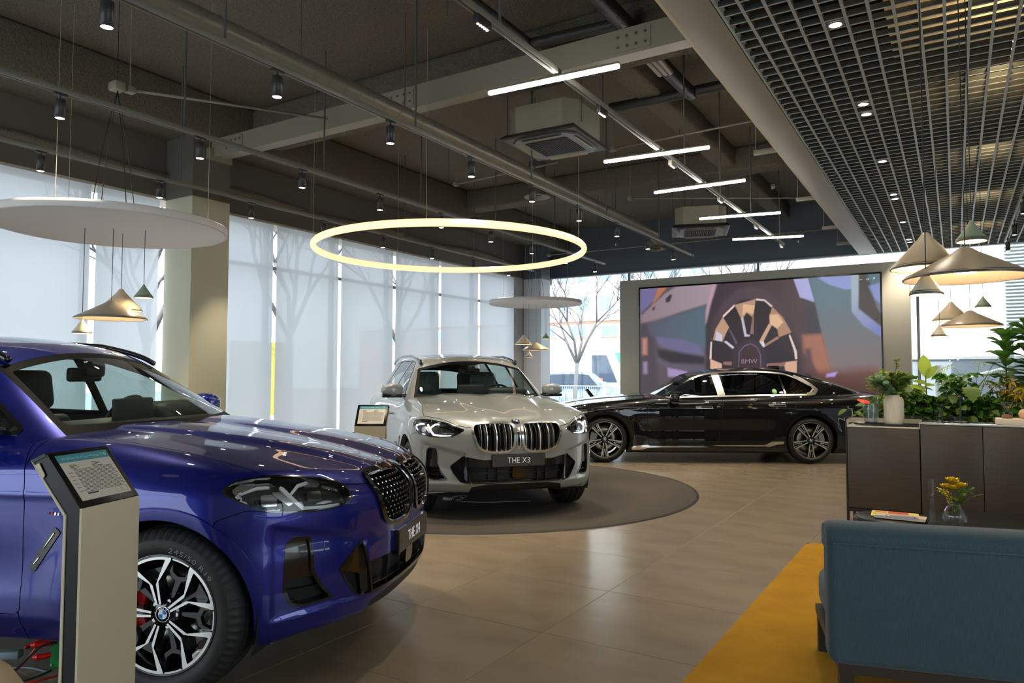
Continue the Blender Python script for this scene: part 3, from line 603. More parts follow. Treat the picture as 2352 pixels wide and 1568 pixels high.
def wheel(car,x,sg,kind,R,rim,wy,cal,steer=0.,text=False,nseg=96):
    """wheel with its axis along y; sg=+1 left side of the car"""
    zc=R
    # local frame: px,py in the wheel plane, pz outwards
    M0=Matrix.Translation((x,sg*wy,zc))@Matrix.Rotation(steer,4,'Z')@Matrix(((-sg,0,0,0),(0,0,sg,0),(0,1,0,0),(0,0,0,1)))
    tw=.245 if kind!='b7' else .27
    w=thing('wheel',None,None);del_lab=w;w.parent=car.t;w.matrix_local=M0
    M=Matrix.Identity(4)
    # tyre
    mb=MB();pr=[(rim-.006,-.035),(rim+.002,-.012),(rim+.010,.0),(rim+.022,.008),(rim+.040,.011),(R-.050,.009),(R-.044,.006)]
    sh=[(R-.034,.001),(R-.020,-.009),(R-.009,-.022),(R-.004,-.046)]
    tr=[(R-.002,-.058),(R-.011,-.060),(R-.011,-.067),(R,-.069),(R,-.112),(R-.009,-.114),(R-.009,-.124),(R,-.126),(R,-.168),(R-.009,-.170),(R-.009,-.178),(R-.001,-.180),(R-.006,-.215),(R-.03,-tw+.005),(rim+.03,-tw)]
    prof=pr+sh+tr;n=nseg*2;vs=[];m=len(prof);ns=len(pr)
    for i in range(n):
        a=2*PI*i/n
        for k,(r,z) in enumerate(prof):
            if ns<=k<ns+4 and i%3==0: r-=.009;z-=.005
            vs.append((r*math.sin(a),r*math.cos(a),z))
    fs=[(i*m+k,i*m+k+1,((i+1)%n)*m+k+1,((i+1)%n)*m+k) for i in range(n) for k in range(m-1)]
    mb.add(vs,fs,0,True);ty=mb.build('tyre',RUB,w);ty.data.validate()
    if text:
        rt=.279
        me=text_mesh('245/50 R19',.030,sx=1.25,space=1.1);xm=max(v.co.x for v in me.vertices)
        for v in me.vertices: v.co.x*=.115/xm
        for v in me.vertices:
            r=rt+v.co.y;a=v.co.x/rt+math.radians(32);v.co=Vector((r*math.sin(a),r*math.cos(a),.0118))
        link('size_lettering',me,mat('tyre_lettering',(.26,.27,.28),.5),ty)
        me=text_mesh('RUN FLAT',.016,sx=1.3)
        for v in me.vertices:
            r=rt+.012+v.co.y;a=v.co.x/rt+math.radians(-14);v.co=Vector((r*math.sin(a),r*math.cos(a),.0115))
        link('run_flat_lettering',me,mat('tyre_lettering2',(.05,.05,.05),.5),ty)
    # barrel, lip
    mb=MB();mb.lathe([(rim+.004,-.010),(rim-.002,-.004),(rim-.010,-.010),(rim-.016,-.045),(rim-.03,-.12),(rim-.022,-tw+.01)],64,0,M=Matrix.Rotation(0,4,'X'))
    mb.lathe([(.0,-.115),(.10,-.115),(.10,-.125)],32,0);mb.build('rim_barrel',BLK,w)
    mb=MB();mb.lathe([(.075,-.105),(rim-.065,-.105),(rim-.065,-.118),(.075,-.118)],48,0,close=True);mb.build('brake_disc',DISC,w)
    cb=MB();A=[pol(rim-.045,a) for a in np.linspace(-32,32,9)]+[pol(rim-.125,a) for a in np.linspace(32,-32,9)]
    q=-90 if x>-.5 else 90
    RM=Matrix.Rotation(math.radians(q*-1),4,'Z');cb.prism(A[::-1],-.100,-.066,0,M=RM);cb.build('brake_caliper',cal,w)
    # spokes
    def ring(mb,r0,r1,a0,a1,z0,z1,mi=0,mt=1,nn=None):
        nn=nn or max(3,int(abs(a1-a0)/4));p=[pol(r1,a) for a in np.linspace(a0,a1,nn)]+[pol(r0,a) for a in np.linspace(a1,a0,nn)];mb.prism(p[::-1],z0,z1,mi,mi_top=mt)
    R0=rim+.002
    for k in range(5):
        mb=MB();c0=72*k-15
        if kind=='b7':
            c0=72*k+180
            for sd in (1,-1):
                mb.prism([pol(r,c0+sd*a) for r,a in ((.062,24),(.062,10),(.16,8.4),(R0,8.6),(R0,13.4),(.17,13.6))][::-sd],-.05,-.008,0,mi_top=1)
                mb.prism([pol(r,c0+sd*a) for r,a in ((.15,3.6),(.15,1.2),(R0-.004,4.3),(R0-.004,6.2))][::-sd],-.04,-.012,0,mi_top=1)
            mb.prism([pol(.165,c0-3.4),pol(.165,c0+3.4),pol(.15,c0+3.6),pol(.15,c0-3.6)],-.04,-.012,0,mi_top=1)
            mb.prism([pol(.05,c0-22),pol(.16,c0-13),pol(R0,c0-13),pol(R0,c0+13),pol(.16,c0+13),pol(.05,c0+22)],-.06,-.040,0)
        else:
            for sd in (1,-1):
                mb.prism([pol(r,c0+sd*a) for r,a in ((.046,15),(.046,4),(.130,3.6),(.152,8.5),(.226,18.),(R0,18.),(R0,25),(.232,24.5),(.176,17.5),(.140,8.8))][::-sd],-.050,-.006,0,mi_top=1)
            ring(mb,R0-.018,R0,c0-18,c0+18,-.03,-.006)
            ring(mb,R0-.014,R0,c0+26.5,c0+45.5,-.03,-.007)
            mb.prism([pol(.05,c0-14),pol(.14,c0-5),pol(.20,c0-17),pol(.20,c0+17),pol(.14,c0+5),pol(.05,c0+14)][::1],-.075,-.052,0)
            c1=c0+36
            mb.prism([pol(r,c1+a) for r,a in ((.19,-15),(.165,-12),(.148,0),(.165,12),(.19,15),(R0,15.5),(R0,12),(.182,9.5),(.168,0),(.182,-9.5),(R0,-12),(R0,-15.5))],-.052,-.028,0)
            mb.prism([pol(r,c1+a) for r,a in ((.05,-8),(.05,8),(.152,5),(.152,-5))][::-1],-.08,-.045,0)
        sp=mb.build('spoke',[BLK,SIL],w)
    mb=MB();mb.lathe([(0,-.022),(.036,-.022),(.044,-.026),(.064,-.034),(.070,-.05),(.070,-.09)],32,0)
    for k in range(5):
        a=pol(.056,72*k+21);mb.cyl((a[0],a[1],-.04),(a[0],a[1],-.030),.009,n=8,mi=1)
    mb.lathe([(R0-.004,-.006),(R0+.003,-.003),(R0+.006,-.008)],96,1 if kind=='b7' else 0)
    mb.build('hub',[BLK,CHR],w)
    roundel(w,Matrix.Translation((0,0,-.019)),.034,'hub_badge')
    return w
def seat(car,x,y,wrapped=False,m=DRK):
    t=thing('seat',None,None);t.parent=car.t;t.location=(x,y,0)
    # backrest, leaning back (towards -x), cushion, headrest
    mb=MB();A=Matrix.Translation((-.30,0,.52))@Matrix.Rotation(math.radians(-16),4,'Y')
    mb.bbox(-.07,.07,-.25,.25,.0,.62,.06,0,A,4);mb.bbox(-.09,.10,-.29,-.19,.02,.55,.05,0,A,3);mb.bbox(-.09,.10,.19,.29,.02,.55,.05,0,A,3)
    mb.build('seat_back',m,t);MB().bbox(-.32,.25,-.27,.27,.34,.54,.06).build('seat_cushion',m,t)
    h=MB();A2=Matrix.Translation((-.49,0,1.19))@Matrix.Rotation(math.radians(-8),4,'Y');h.bbox(-.06,.06,-.15,.15,-.04,.22,.055,0,A2,4)
    for s in (-.06,.06): h.cyl((-.47,s,1.08),(-.49,s,1.2),.008,n=8)
    h.build('headrest',m,t)
    if wrapped:
        c=MB();B=Matrix.Translation((-.30,0,.52))@Matrix.Rotation(math.radians(-16),4,'Y');c.bbox(-.09,.12,-.31,.31,.3,.64,.07,0,B,3);c.bbox(-.075,.085,-.17,.17,-.10,.22,.07,0,A2,3);c.build('plastic_wrap',SANZ,t)
    return t
def build_car(key,pose,paint,label,h,plate,drl_on,lining=DRK):
    car=Car(key,pose,paint,label,h);c=car.c;wb=car.wb;t=car.t;sed=key=='b7'
    # wheel arches
    for cx in (0,-wb):
        g=lambda V:np.hypot(V[:,0]-cx,V[:,2]-c['zc'])-c['ra']
        car.take(g)
    V0,F0=car.V.copy(),car.F.copy()
    # opening below the glasshouse
    car.take(lambda V:np.maximum(np.maximum(f_green(c,V)+.022,c['ztop']-.06-V[:,2]),np.abs(V[:,0]+2.0)-1.7 if sed else np.abs(V[:,0]+2.1)-1.9))
    suv=not sed
    # arch trims
    for cx in (0,-wb):
        g=lambda V:np.hypot(V[:,0]-cx,V[:,2]-c['zc'])-(c['ra']+(.052 if suv else .012))
        V,a=car.take(g);car.emit('arch_trim',V,a,paint,off=.006 if suv else .0,th=.05)
    U=lambda p:(lambda V:car.fu(V,p))
    S_=lambda p:(lambda V:car.fs(V,p))
    if suv:
        dx=0 if key=='x3' else .0
        HL=rpoly([(.965 if key=='x4' else .93,.885),(.93,.93),(.86,.943),(.77,.945),(.69,.934),(.58,.913),(.515,.884,.01),(.435 if key=='x3' else .50,.852,.01),(.50,.800),(.56,.784),(.66,.778),(.80,.795),(.88,.830)],.03)
        KD=rpoly([(.395,.865,.04),(.385,.912,.05),(.20,.922,.1),(.035,.912,.04),(.022,.80,.05),(.035,.68,.05),(.09,.637,.05),(.25,.637,.08),(.335,.675,.05)],.05,5)
        VT=rpoly([(.752,.655),(.728,.684),(.662,.676),(.652,.61),(.652,.53,.01),(.622,.462,.01),(.566,.386,.006),(.69,.376),(.740,.392),(.760,.46)],.02)
        BL=rpoly([(.555,.512,.01),(.447,.614,.006),(.432,.606,.004),(.385,.350,.004),(.47,.362,.01),(.525,.445,.01)],.01)
        LW=[(.432,.604),(.36,.588),(.30,.572),(-.1,.572),(-.1,.352),(.385,.348)]
        # hood, headlight zone first
        V,hl=car.take(U(HL))
        car.emit('headlight_housing',V,hl,MBK,off=-.055,th=0);hb=(V.copy(),hl.copy())
        # reflector bowls and light guides lie between housing and lens
        def guide(pts,w,m,off,th=.012,nm='light_guide'):
            g=np.maximum(car.fu(V,ribbon(pts,w)),0*V[:,0]-9);VV,a,_=clip(hb[0],hb[1],car.fu(hb[0],ribbon(pts,w)));return car.emit(nm,VV,a,m,off=off,th=th)
        dm=DRLON if drl_on else DRL
        bz=[([(.905,.880),(.845,.905),(.80,.905)],.012),([(.912,.878),(.86,.812),(.815,.800),(.765,.800)],.015),
            ([(.765,.905),(.735,.862),(.69,.800),(.60,.792),(.545,.796)],.015),([(.735,.862),(.70,.905),(.66,.915)],.012)]
        for p,w in bz: guide(p,w,dm,-.018)
        for p,w in (([(.83,.85),(.775,.85)],.055),([(.665,.855),(.61,.855)],.05),([(.60,.90),(.54,.875),(.53,.86)],.012)): guide(p,w,REFL,-.034,.02,'reflector')
        for P_ in ([(.93,.90),(.90,.93),(.84,.93),(.865,.90),(.905,.865)],[(.86,.925),(.80,.93),(.775,.91),(.84,.912)],[(.80,.885),(.755,.885),(.715,.835),(.735,.815)],[(.885,.835),(.86,.800),(.80,.797),(.83,.806)],[(.66,.81),(.60,.806),(.56,.815),(.60,.825)],[(.675,.90),(.66,.925),(.60,.91),(.62,.895)]):
            VV,a,_=clip(hb[0],hb[1],car.fu(hb[0],np.array(P_)));car.emit('lamp_bezel',VV,a,BEZ,off=-.028,th=.02)
        VV,a,_=clip(hb[0],hb[1],-(car.fu(hb[0],HL)+.007));car.emit('headlight_rim',VV,a,BLK,off=.001,th=.05)
        car.emit('headlight_lens',hb[0],hb[1],G_LENS,off=.0015)
        # kidneys
        V,kd=car.take(U(KD));kb=(V.copy(),kd.copy())
        fr=CHR if key=='x3' else BLK
        g=car.fu(kb[0],KD);VV,a,inn=clip(kb[0],kb[1],-(g+.020));car.emit('grille_frame',VV,a,fr,off=.014,th=.045)
        car.emit('grille_back',kb[0],kb[1],SEAM,off=-.10)
        ib=(VV,inn)
        if key=='x3':
            for i in range(7):
                y=.075+.047*i;P=[(y-.010,.60),(y+.008,.60),(y+.008,.95),(y-.010,.95)]
                V2,a2,_=clip(*ib,np.abs(ib[0][:,1]-y)-.0055);car.emit('grille_bar',V2,a2,SIL,off=-.002,th=.05)
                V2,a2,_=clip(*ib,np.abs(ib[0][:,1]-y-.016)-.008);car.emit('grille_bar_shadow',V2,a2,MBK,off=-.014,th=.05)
        else:
            VV,a,_=clip(*ib,-(car.fu(ib[0],KD)+.025));car.emit('grille_inner_ring',VV,a,CHR2,off=.004,th=.02)
            # mesh of little faceted studs
            P=[];k=0
            for ir in range(11):
                for ic in range(11):
                    u=.055+ic*.034+(.017 if ir%2 else 0);z=.665+ir*.0235
                    if sdpoly(np.array([[u,z]]),KD)[0]<-.030:
                        P.append((u,z))
            P=np.array(P);an=P[:,0]/.8
            # march each stud onto the surface
            lo=np.zeros(len(P));hi=np.full(len(P),1.4);D=np.stack([np.cos(an),np.sin(an),0*an],1);C0=np.stack([0*an-.1,0*an,P[:,1]],1)
            for _ in range(24):
                mdl=(lo+hi)/2;vv=f_body(c,C0+D*mdl[:,None]);lo=np.where(vv<0,mdl,lo);hi=np.where(vv<0,hi,mdl)
            Q=C0+D*lo[:,None];Nn=grad(f_body,c,Q)
            for sg in (1,-1):
                mb=MB()
                for q,nn in zip(Q,Nn):
                    q=Vector((q[0],q[1]*sg,q[2]));nn=Vector((nn[0],nn[1]*sg,nn[2]));r=Vector((0,0,1)).cross(nn).normalized();up=nn.cross(r)
                    b=q-nn*.03;f1=q-nn*.002
                    mb.add([b+r*.016,b+up*.010,b-r*.016,b-up*.012,f1+r*.007+up*.004,f1-r*.007+up*.004,f1-up*.006],[(0,1,4),(1,5,4),(1,2,5),(2,3,6),(2,6,5),(3,0,4),(3,4,6)],0)
                    mb.add([f1+r*.007+up*.004,f1-r*.007+up*.004,f1-up*.006],[(0,1,2)],1)
                o=mb.build('grille_mesh',[BLK,CHR],t);o['kind']='stuff'
        V2,a,_=clip(V0,F0,np.maximum(np.maximum(V0[:,1]-.019,np.abs(V0[:,2]-.765)-.10),.5-V0[:,0]));car.emit('grille_bridge',V2,a,fr,off=.008,th=.03)
        V2,a,_=clip(V0,F0,np.maximum(np.maximum(V0[:,1]-.010,np.abs(V0[:,2]-.76)-.065),.5-V0[:,0]));car.emit('camera_window',V2,a,BLK,off=.013,th=.01)
        # bumper openings
        for nm,P,dp in (('side_intake',VT,.05),('intake_blade',BL,.04),('lower_intake',LW,.07)):
            V,a=car.take(U(P))
            if nm=='lower_intake':
                car.emit('lower_intake',V,a,MBK,off=-dp,th=0)
                lb=(V.copy(),a.copy())
                for zz in (.385,.415,.448,.482):
                    V2,a2,_=clip(*lb,np.abs(lb[0][:,2]-zz)-.0035);car.emit('intake_slat',V2,a2,BLK,off=-.02,th=.04)
                for yy in (.12,.20,.29):
                    V2,a2,_=clip(*lb,np.maximum(np.abs(lb[0][:,1]-yy)-.004,lb[0][:,2]-.50));car.emit('intake_slat',V2,a2,MBK,off=-.024,th=.03)
                V2,a2,_=clip(*lb,.508-lb[0][:,2]);car.emit('bumper_bar',V2,a2,BLK if key=='x3' else paint,off=-.003,th=.03)
                V2,a2,_=clip(*lb,sdpoly(lb[0][:,1:3],rpoly([(-.1,.50),(-.1,.39),(.055,.39),(.06,.44),(.05,.50)],.015)));car.emit('radar_cover',V2,a2,BLK,off=-.012,th=.03)
                V2,a2,_=clip(*lb,lb[0][:,2]-.366);car.emit('lip_strip',V2,a2,BLK,off=.0,th=.03)
            else:
                bb=(V.copy(),a.copy());g=car.fu(bb[0],P)
                V2,rimf,inn=clip(*bb,-(g+(.012 if nm=='side_intake' else .008)));car.emit(nm+'_frame',V2,rimf,BLK,off=.003,th=.05)
                if nm=='side_intake':
                    gz=V2[:,2]-.50;V3,lo_,up_=clip(V2,inn,gz);car.emit('side_intake_panel',V3,up_,BLK,off=-.012);car.emit('side_intake_well',V3,lo_,SEAM,off=-.05)
                    for zz in (.405,.432,.460):
                        V4,a4,_=clip(V3,lo_,np.abs(V3[:,2]-zz)-.0045);car.emit('side_intake_slat',V4,a4,BLK,off=-.012,th=.025)
                else:
                    g=sdpoly(np.stack([np.arctan2(V2[:,1],V2[:,0]+.1)*.8,V2[:,2]],1),np.array([(.54,.50),(.45,.46),(.44,.37),(.40,.33),(.50,.33)]))
                    V3,lo_,up_=clip(V2,inn,g);car.emit('intake_blade',V3,up_,BLK,off=-.010);car.emit('intake_blade_well',V3,lo_,SEAM,off=-.04)
        # under-bumper valance
        V,a=car.take(lambda V:np.maximum(np.maximum(V[:,2]-(.345-.09*np.clip((V[:,1]-.30)/.5,0,1)),-V[:,0]),V[:,1]-(.47-.35*(V[:,2]-.25))));car.emit('valance',V,a,MBK,off=-.01)
        HD=[(.78,-.1),(.755,.36),(.735,.44),(.707,.507),(.666,.582),(.466,.784),(.394,.835),(.302,.826),(.149,.801),(0,.772),(-.255,.765),(-.45,.742),(-.60,.70),(-.75,.55),(-.8,-.1)]
        car.panel('hood',lambda V:car.ft(V,HD,.80),paint)
        BP=[(.255,.770),(.373,.811),(.45,.80),(.62,.868),(.72,.892),(1,.92),(1,.0),(.2,.0),(.22,.2),(.2,.5)]
        car.panel('front_bumper',lambda V:np.maximum(sdpoly(V[:,[0,2]],np.array(BP)),.2-V[:,0]),paint)
        FD=rpoly([(-.74,1.12,.02),(-.665,1.0),(-.636,.86),(-.645,.62),(-.655,.34,.03),(-1.60,.345,.03),(-1.64,.7),(-1.66,1.3,.02)],.06)
        RD=rpoly([(-1.665,1.3,.02),(-1.645,.7),(-1.605,.345,.03),(-2.33,.35,.03),(-2.42,.52),(-2.56,.74),(-2.62,1.3,.02)],.06)
        car.panel('front_door',S_(FD),paint);car.panel('rear_door',S_(RD),paint)
        car.panel('front_fender',lambda V:np.maximum(-.66-V[:,0],.3-V[:,1]),paint)
        V,a=car.take(lambda V:np.maximum(V[:,2]-.30,np.abs(V[:,0]+wb/2)-.95));car.emit('sill',V,a,paint,th=.0)
        car.emit('body_rear',car.V,car.F,paint)
    else:
        HL=rpoly([(.97,.80),(.93,.845),(.60,.84),(.46,.81),(.46,.76),(.60,.745),(.93,.755)],.02)
        V,hl=car.take(U(HL));car.emit('headlight',V,hl,REFL,off=-.01,th=.01);car.emit('headlight_lens',V,hl,G_LENS,off=.001)
        KD=rpoly([(.40,.80),(.38,.90),(.05,.90),(.03,.62),(.06,.58),(.36,.58)],.04);V,kd=car.take(U(KD));car.emit('grille_frame',V,kd,CHR2,off=.01,th=.02)
        HD=[(.80,-.1),(.78,.40),(.60,.70),(.30,.80),(-.3,.80),(-.72,.80),(-.80,.6),(-.9,-.1)]
        car.panel('hood',lambda V:car.ft(V,HD,.80),paint,w=.004)
        FD=rpoly([(-.72,1.2,.02),(-.675,.95),(-.672,.7),(-.69,.30,.02),(-1.775,.31,.02),(-1.81,.60),(-1.86,1.00),(-1.87,1.3,.02)],.06)
        RD=rpoly([(-1.876,1.3,.02),(-1.866,1.0),(-1.816,.60),(-1.781,.31,.02),(-2.58,.335,.02),(-2.68,.42),(-2.90,.78),(-3.08,1.03),(-3.16,1.2,.02)],.06)
        # handles: chrome flap with a black recess, opening let into the door skin
        for x0 in (-1.705,-2.842):
            z=.878 if x0>-2 else .912
            P=rpoly([(x0,z-.022),(x0+.285,z-.022),(x0+.285,z+.02),(x0+.02,z+.024)],.018)
            V,a=car.take(S_(P));hb=(V.copy(),a.copy())
            P2=rpoly([(x0+.02,z-.013),(x0+.20,z-.013),(x0+.20,z+.012),(x0+.02,z+.013)],.008)
            V2,i2,o2=clip(*hb,car.fs(hb[0],P2));car.emit('door_handle',V2,o2,CHR,off=.004,th=.01,side=(1,-1));car.emit('handle_recess',V2,i2,SEAM,off=-.01)
        car.panel('front_door',S_(FD),paint,w=.004);car.panel('rear_door',S_(RD),paint,w=.004)
        V,a=car.take(S_([(-.42,.266),(-.66,.288),(-.72,.276),(-2.50,.292),(-2.60,.347),(-2.79,.350),(-2.79,.310),(-2.68,.300),(-2.56,.262),(-.70,.246),(-.60,.215),(-.42,.205)]));car.emit('sill_trim',V,a,CHR2,off=.006,th=.01)
        V,a=car.take(lambda V:np.maximum(V[:,2]-.262,np.abs(V[:,0]+wb/2)-1.2));car.emit('sill',V,a,BLK)
        TL=[(-3.93,1.012),(-4.12,.997),(-4.7,.99),(-4.7,.925),(-4.14,.938),(-4.02,.950)]
        V,a=car.take(lambda V:np.maximum(sdpoly(V[:,[0,2]],np.array(TL)),-3.90+V[:,0]));car.emit('tail_lamp',V,a,TAIL,off=.002,th=.01)
        car.emit('body_shell',car.V,car.F,paint)
        V,a,_=clip(V0,F0,sdpoly(V0[:,[0,2]],np.array([(-.66,.872),(-.47,.868),(-.41,.855),(-.66,.866)])))
    # seams
    sm=np.concatenate(car.seams)
    sv=sm.reshape(-1,3);sf=np.arange(len(sv)).reshape(-1,3);car.emit('shut_line',sv,sf,SEAM,off=-.006)
    # glasshouse
    GV,GF=car.GV,car.GF
    GV,_,GF=clip(GV,GF,c['ztop']-.09-GV[:,2]) if False else clip(GV,GF,GV[:,2]-(c['ztop']-.05))
    fb=f_body(c,GV);GV,_,GF=clip(GV,GF,fb+.02)
    W0,WZ,WS,WT={'x4':(.725,1.14,.40,1.505),'x3':(.742,1.13,.36,1.535),'b7':(.72,1.05,.42,1.40)}[key]
    fld=lambda V:np.maximum(np.maximum(V[:,1]-(W0-WS*(V[:,2]-WZ)),V[:,2]-(WT-.07*(V[:,1]/.55)**2)),-(2.0)-V[:,0])
    V,ws,GF=clip(GV,GF,fld(GV));g=fld(V);g=np.maximum(g+.028,{'x4':1.142,'x3':1.150,'b7':1.05}[key]-V[:,2]);V2,glass,frit=clip(V,ws,g)
    car.emit('windshield_frit',V2,frit,FRIT,off=-.001,f=f_green);car.emit('windshield',V2,glass,G_WIN,f=f_green);GV=V2
    if key=='x4': SW=[(-.80,1.118,.01),(-.98,1.235),(-1.22,1.375),(-1.45,1.455),(-1.9,1.505,.2),(-2.4,1.48,.3),(-2.85,1.38,.2),(-3.25,1.235,.03),(-3.2,1.175,.03),(-2.4,1.145,.3),(-1.5,1.12,.3)]
    elif key=='x3': SW=[(-.84,1.118,.01),(-.98,1.235),(-1.15,1.40),(-1.33,1.50),(-1.8,1.545,.2),(-2.6,1.545,.3),(-3.2,1.50,.15),(-3.46,1.42,.04),(-3.38,1.18,.05),(-2.4,1.14,.3),(-1.5,1.12,.3)]
    else: SW=[(-.95,1.035,.01),(-1.19,1.19,.2),(-1.40,1.31,.2),(-1.64,1.385,.2),(-1.99,1.425,.3),(-2.5,1.432,.3),(-2.92,1.395,.1),(-3.11,1.31,.2),(-3.33,1.18,.03),(-3.22,1.085,.02),(-2.5,1.078,.3),(-1.78,1.058,.3)]
    SW=rpoly(SW,.05,5);sfld=lambda V:np.maximum(sdpoly(V[:,[0,2]],SW),.45-V[:,1])
    bd=.016 if suv else .022
    V,tr,GF=clip(GV,GF,sfld(GV)-bd);g=sfld(V);V2,win,trim=clip(V,tr,g)
    car.emit('window_trim',V2,trim,SIL if sed else BLK,off=.005,th=.012,f=f_green)
    if sed:
        P=ribbon([(-3.05,1.365),(-3.17,1.315),(-3.30,1.225),(-3.375,1.155),(-3.33,1.095),(-3.20,1.080)],.050);W2,a2,_=clip(car.GV,car.GF,np.maximum(sdpoly(car.GV[:,[0,2]],P),.45-car.GV[:,1]));car.emit('window_trim',W2,a2,CHR,off=.007,th=.012,f=f_green)
    bars=[(-1.64,-1.70),(-2.50,-2.58)] if suv else [(-1.80,-1.92),(-2.86,-2.89)]
    for (a0,a1) in bars:
        tl=.0 if suv else .16
        g=np.abs((V2[:,0]+tl*(V2[:,2]-1.05)*-1)-(a0+a1)/2)-(a0-a1)/2
        V3,pb,win=clip(V2,win,g);car.emit('window_pillar',V3,pb,SIL if (sed and a0>-2) else BLK,off=.003,th=.01,f=f_green);V2=V3
    sg_=G_WIN if suv else G_TINT
    def piece(lo,hi,nm,Vv,Ff):
        g=np.abs(Vv[:,0]-(lo+hi)/2)-(hi-lo)/2;Vv,a,r=clip(Vv,Ff,g);car.emit(nm,Vv,a,sg_ if nm!='rear_door_glass' or suv else G_TINT,f=f_green);return Vv,r
    mid=(bars[0][0]+bars[0][1])/2
    V2,win=piece(mid,-.6,'front_door_glass',V2,win);V2,win=piece(-2.54 if suv else -2.875,mid,'rear_door_glass',V2,win);car.emit('quarter_glass',V2,win,G_TINT,f=f_green)
    GV=V2
    # rear window
    if key=='x3': rf=lambda V:np.maximum(np.maximum(np.abs(V[:,2]-1.33)-.17,V[:,1]-(.66-.3*(V[:,2]-1.15))),V[:,0]+3.5)
    elif key=='x4': rf=lambda V:np.maximum(np.maximum(V[:,0]+2.75,-3.75-V[:,0]),V[:,1]-.50)
    else: rf=lambda V:np.maximum(np.maximum(V[:,0]+3.2,-4.1-V[:,0]),V[:,1]-.52)
    V,rg,GF=clip(GV,GF,rf(GV));car.emit('rear_window',V,rg,G_WIN if key=='x3' else G_TINT,f=f_green)
    # roof glass on the suvs
    if key=='x3':
        V,sr,GF=clip(V,GF,np.maximum(np.maximum(np.abs(V[:,0]+1.95)-.62,V[:,1]-.44),1.5-V[:,2]));car.emit('sunroof_glass',V,sr,BLK,off=.002,th=.008,f=f_green)
    if sed:
        V,sr,GF=clip(V,GF,np.maximum(np.maximum(np.abs(V[:,0]+2.35)-.65,V[:,1]-.46),1.4-V[:,2]));car.emit('sunroof_glass',V,sr,BLK,off=.002,th=.008,f=f_green)
    car.emit('roof_and_pillars',V,GF,paint,f=f_green)
    car.emit('headliner',V,GF,lining,off=-.028,f=f_green)
    # inner door lining and floor tub
    Vi,a,_=clip(V0,F0,np.maximum(.55-V0[:,2],np.abs(V0[:,0]+2.0)-1.35));Vi,a,_=clip(Vi,a,.6-Vi[:,1]);car.emit('door_lining',Vi,a,lining,off=-.05)
    x1=-3.75 if suv else -3.6
    mb=MB();mb.box(x1,-.55,-.80,.80,.24,.30);mb.box(-.55,-.45,-.8,.8,.24,.98);mb.box(x1-.05,x1,-.78,.78,.24,1.08);mb.build('cabin_floor',lining,t)
    for cx in (0,-wb):   # wheel well liners
        r=c['ra']+.02;n=24
        for sg in (1,-1):
            mb=MB();vs=[];y0,y1=sg*(c['hw']-.045),sg*.52
            for i in range(n+1):
                a=PI*1.25*(i/n)-PI*.125;p=(cx+r*math.cos(a),c['zc']+r*math.sin(a));vs+=[(p[0],y0,p[1]),(p[0],y1,p[1])]
            mb.add(vs,[(2*i,2*i+1,2*i+3,2*i+2) for i in range(n)],0,True);mb.add([vs[2*i+1] for i in range(n+1)],[tuple(range(n+1))],0)
            mb.build('wheel_well_liner',MBK,t)
    # dashboard, wheel, mirror, seats
    cz={'x4':1.165,'x3':1.17,'b7':1.06}[key];cx0={'x4':-.74,'x3':-.76,'b7':-1.12}[key]
    mb=MB();mb.bbox(cx0-.34,cx0+.08,-.62,.62,cz-.30,cz-.035,.05,seg=3);mb.bbox(cx0-.20,cx0+.02,.12,.62,cz-.10,cz+.055,.06,seg=4);mb.bbox(cx0-.06,cx0-.03,-.22,.10,cz-.06,cz+.085,.01)
    mb.build('dashboard',DSH,t)
    st=MB();Mx=Matrix.Translation((cx0-.42,.37,cz-.095))@Matrix.Rotation(math.radians(-68),4,'Y')
    ringp=[(.185+.014*math.cos(a),.014*math.sin(a)) for a in np.linspace(0,2*PI,9)[:-1]];st.lathe(ringp,40,0,M=Mx,close=True)
    st.bbox(-.05,.05,-.06,.06,-.03,.02,.02,0,Mx);st.bbox(-.012,.012,-.18,.18,-.015,.0,.004,0,Mx);st.build('steering_wheel',DSH,t)
    hz=WT-(.05 if suv else .10);hx=c['ws'][0]-(hz-c['ws'][1])*c['ws'][2]-.13
    mb=MB();mb.bbox(hx-.02,hx+.015,-.13,.13,hz-.115,hz-.035,.02,seg=3);mb.bbox(hx+.02,hx+.10,-.05,.05,hz-.09,hz+.0,.02);mb.cyl((hx+.01,0,hz-.08),(hx+.05,0,hz-.02),.012,n=8);mb.build('rear_view_mirror',MBK,t)
    wr=key=='x3'
    sx=-1.32 if suv else -1.75
    for y in (.37,-.37): seat(car,sx,y,wr)
    for y in (.38,-.38): seat(car,sx-.88 if suv else sx-1.1,y)
    if key!='b7':
        MB().box(hx-.10,hx-.09,-.42,-.36,hz-.03,hz+.05).build('hanging_tag',mat('tag_red',(.5,.05,.02),.6),t)
    # door mirrors
    mz={'x4':1.165,'x3':1.185,'b7':1.0}[key];mxp={'x4':-.98,'x3':-.84,'b7':-1.10}[key];my={'x4':.98,'x3':.965,'b7':.98}[key]
    for sg in (1,-1):
        mo=thing('door_mirror',None,None);mo.parent=t;mo.location=(mxp,sg*my,mz)
        bm=bmesh.new();bmesh.ops.create_uvsphere(bm,u_segments=24,v_segments=14,radius=1)
        for v in bm.verts:
            x,y,z=v.co;p=3.2;k=(abs(x)**p+abs(y)**p+abs(z)**p)**(-1/p);x,y,z=x*k,y*k,z*k
            w=1-.22*(y*sg>0)*abs(y);v.co=(x*.085*(1-.15*abs(y)),y*.125,z*.075*w*(1 if z>0 else .8)+.01)
            if v.co.x<-.05: v.co.x=-.05
        me=bpy.data.meshes.new('m');bm.to_mesh(me);bm.free();link('mirror_cap',me,[paint],mo,True)
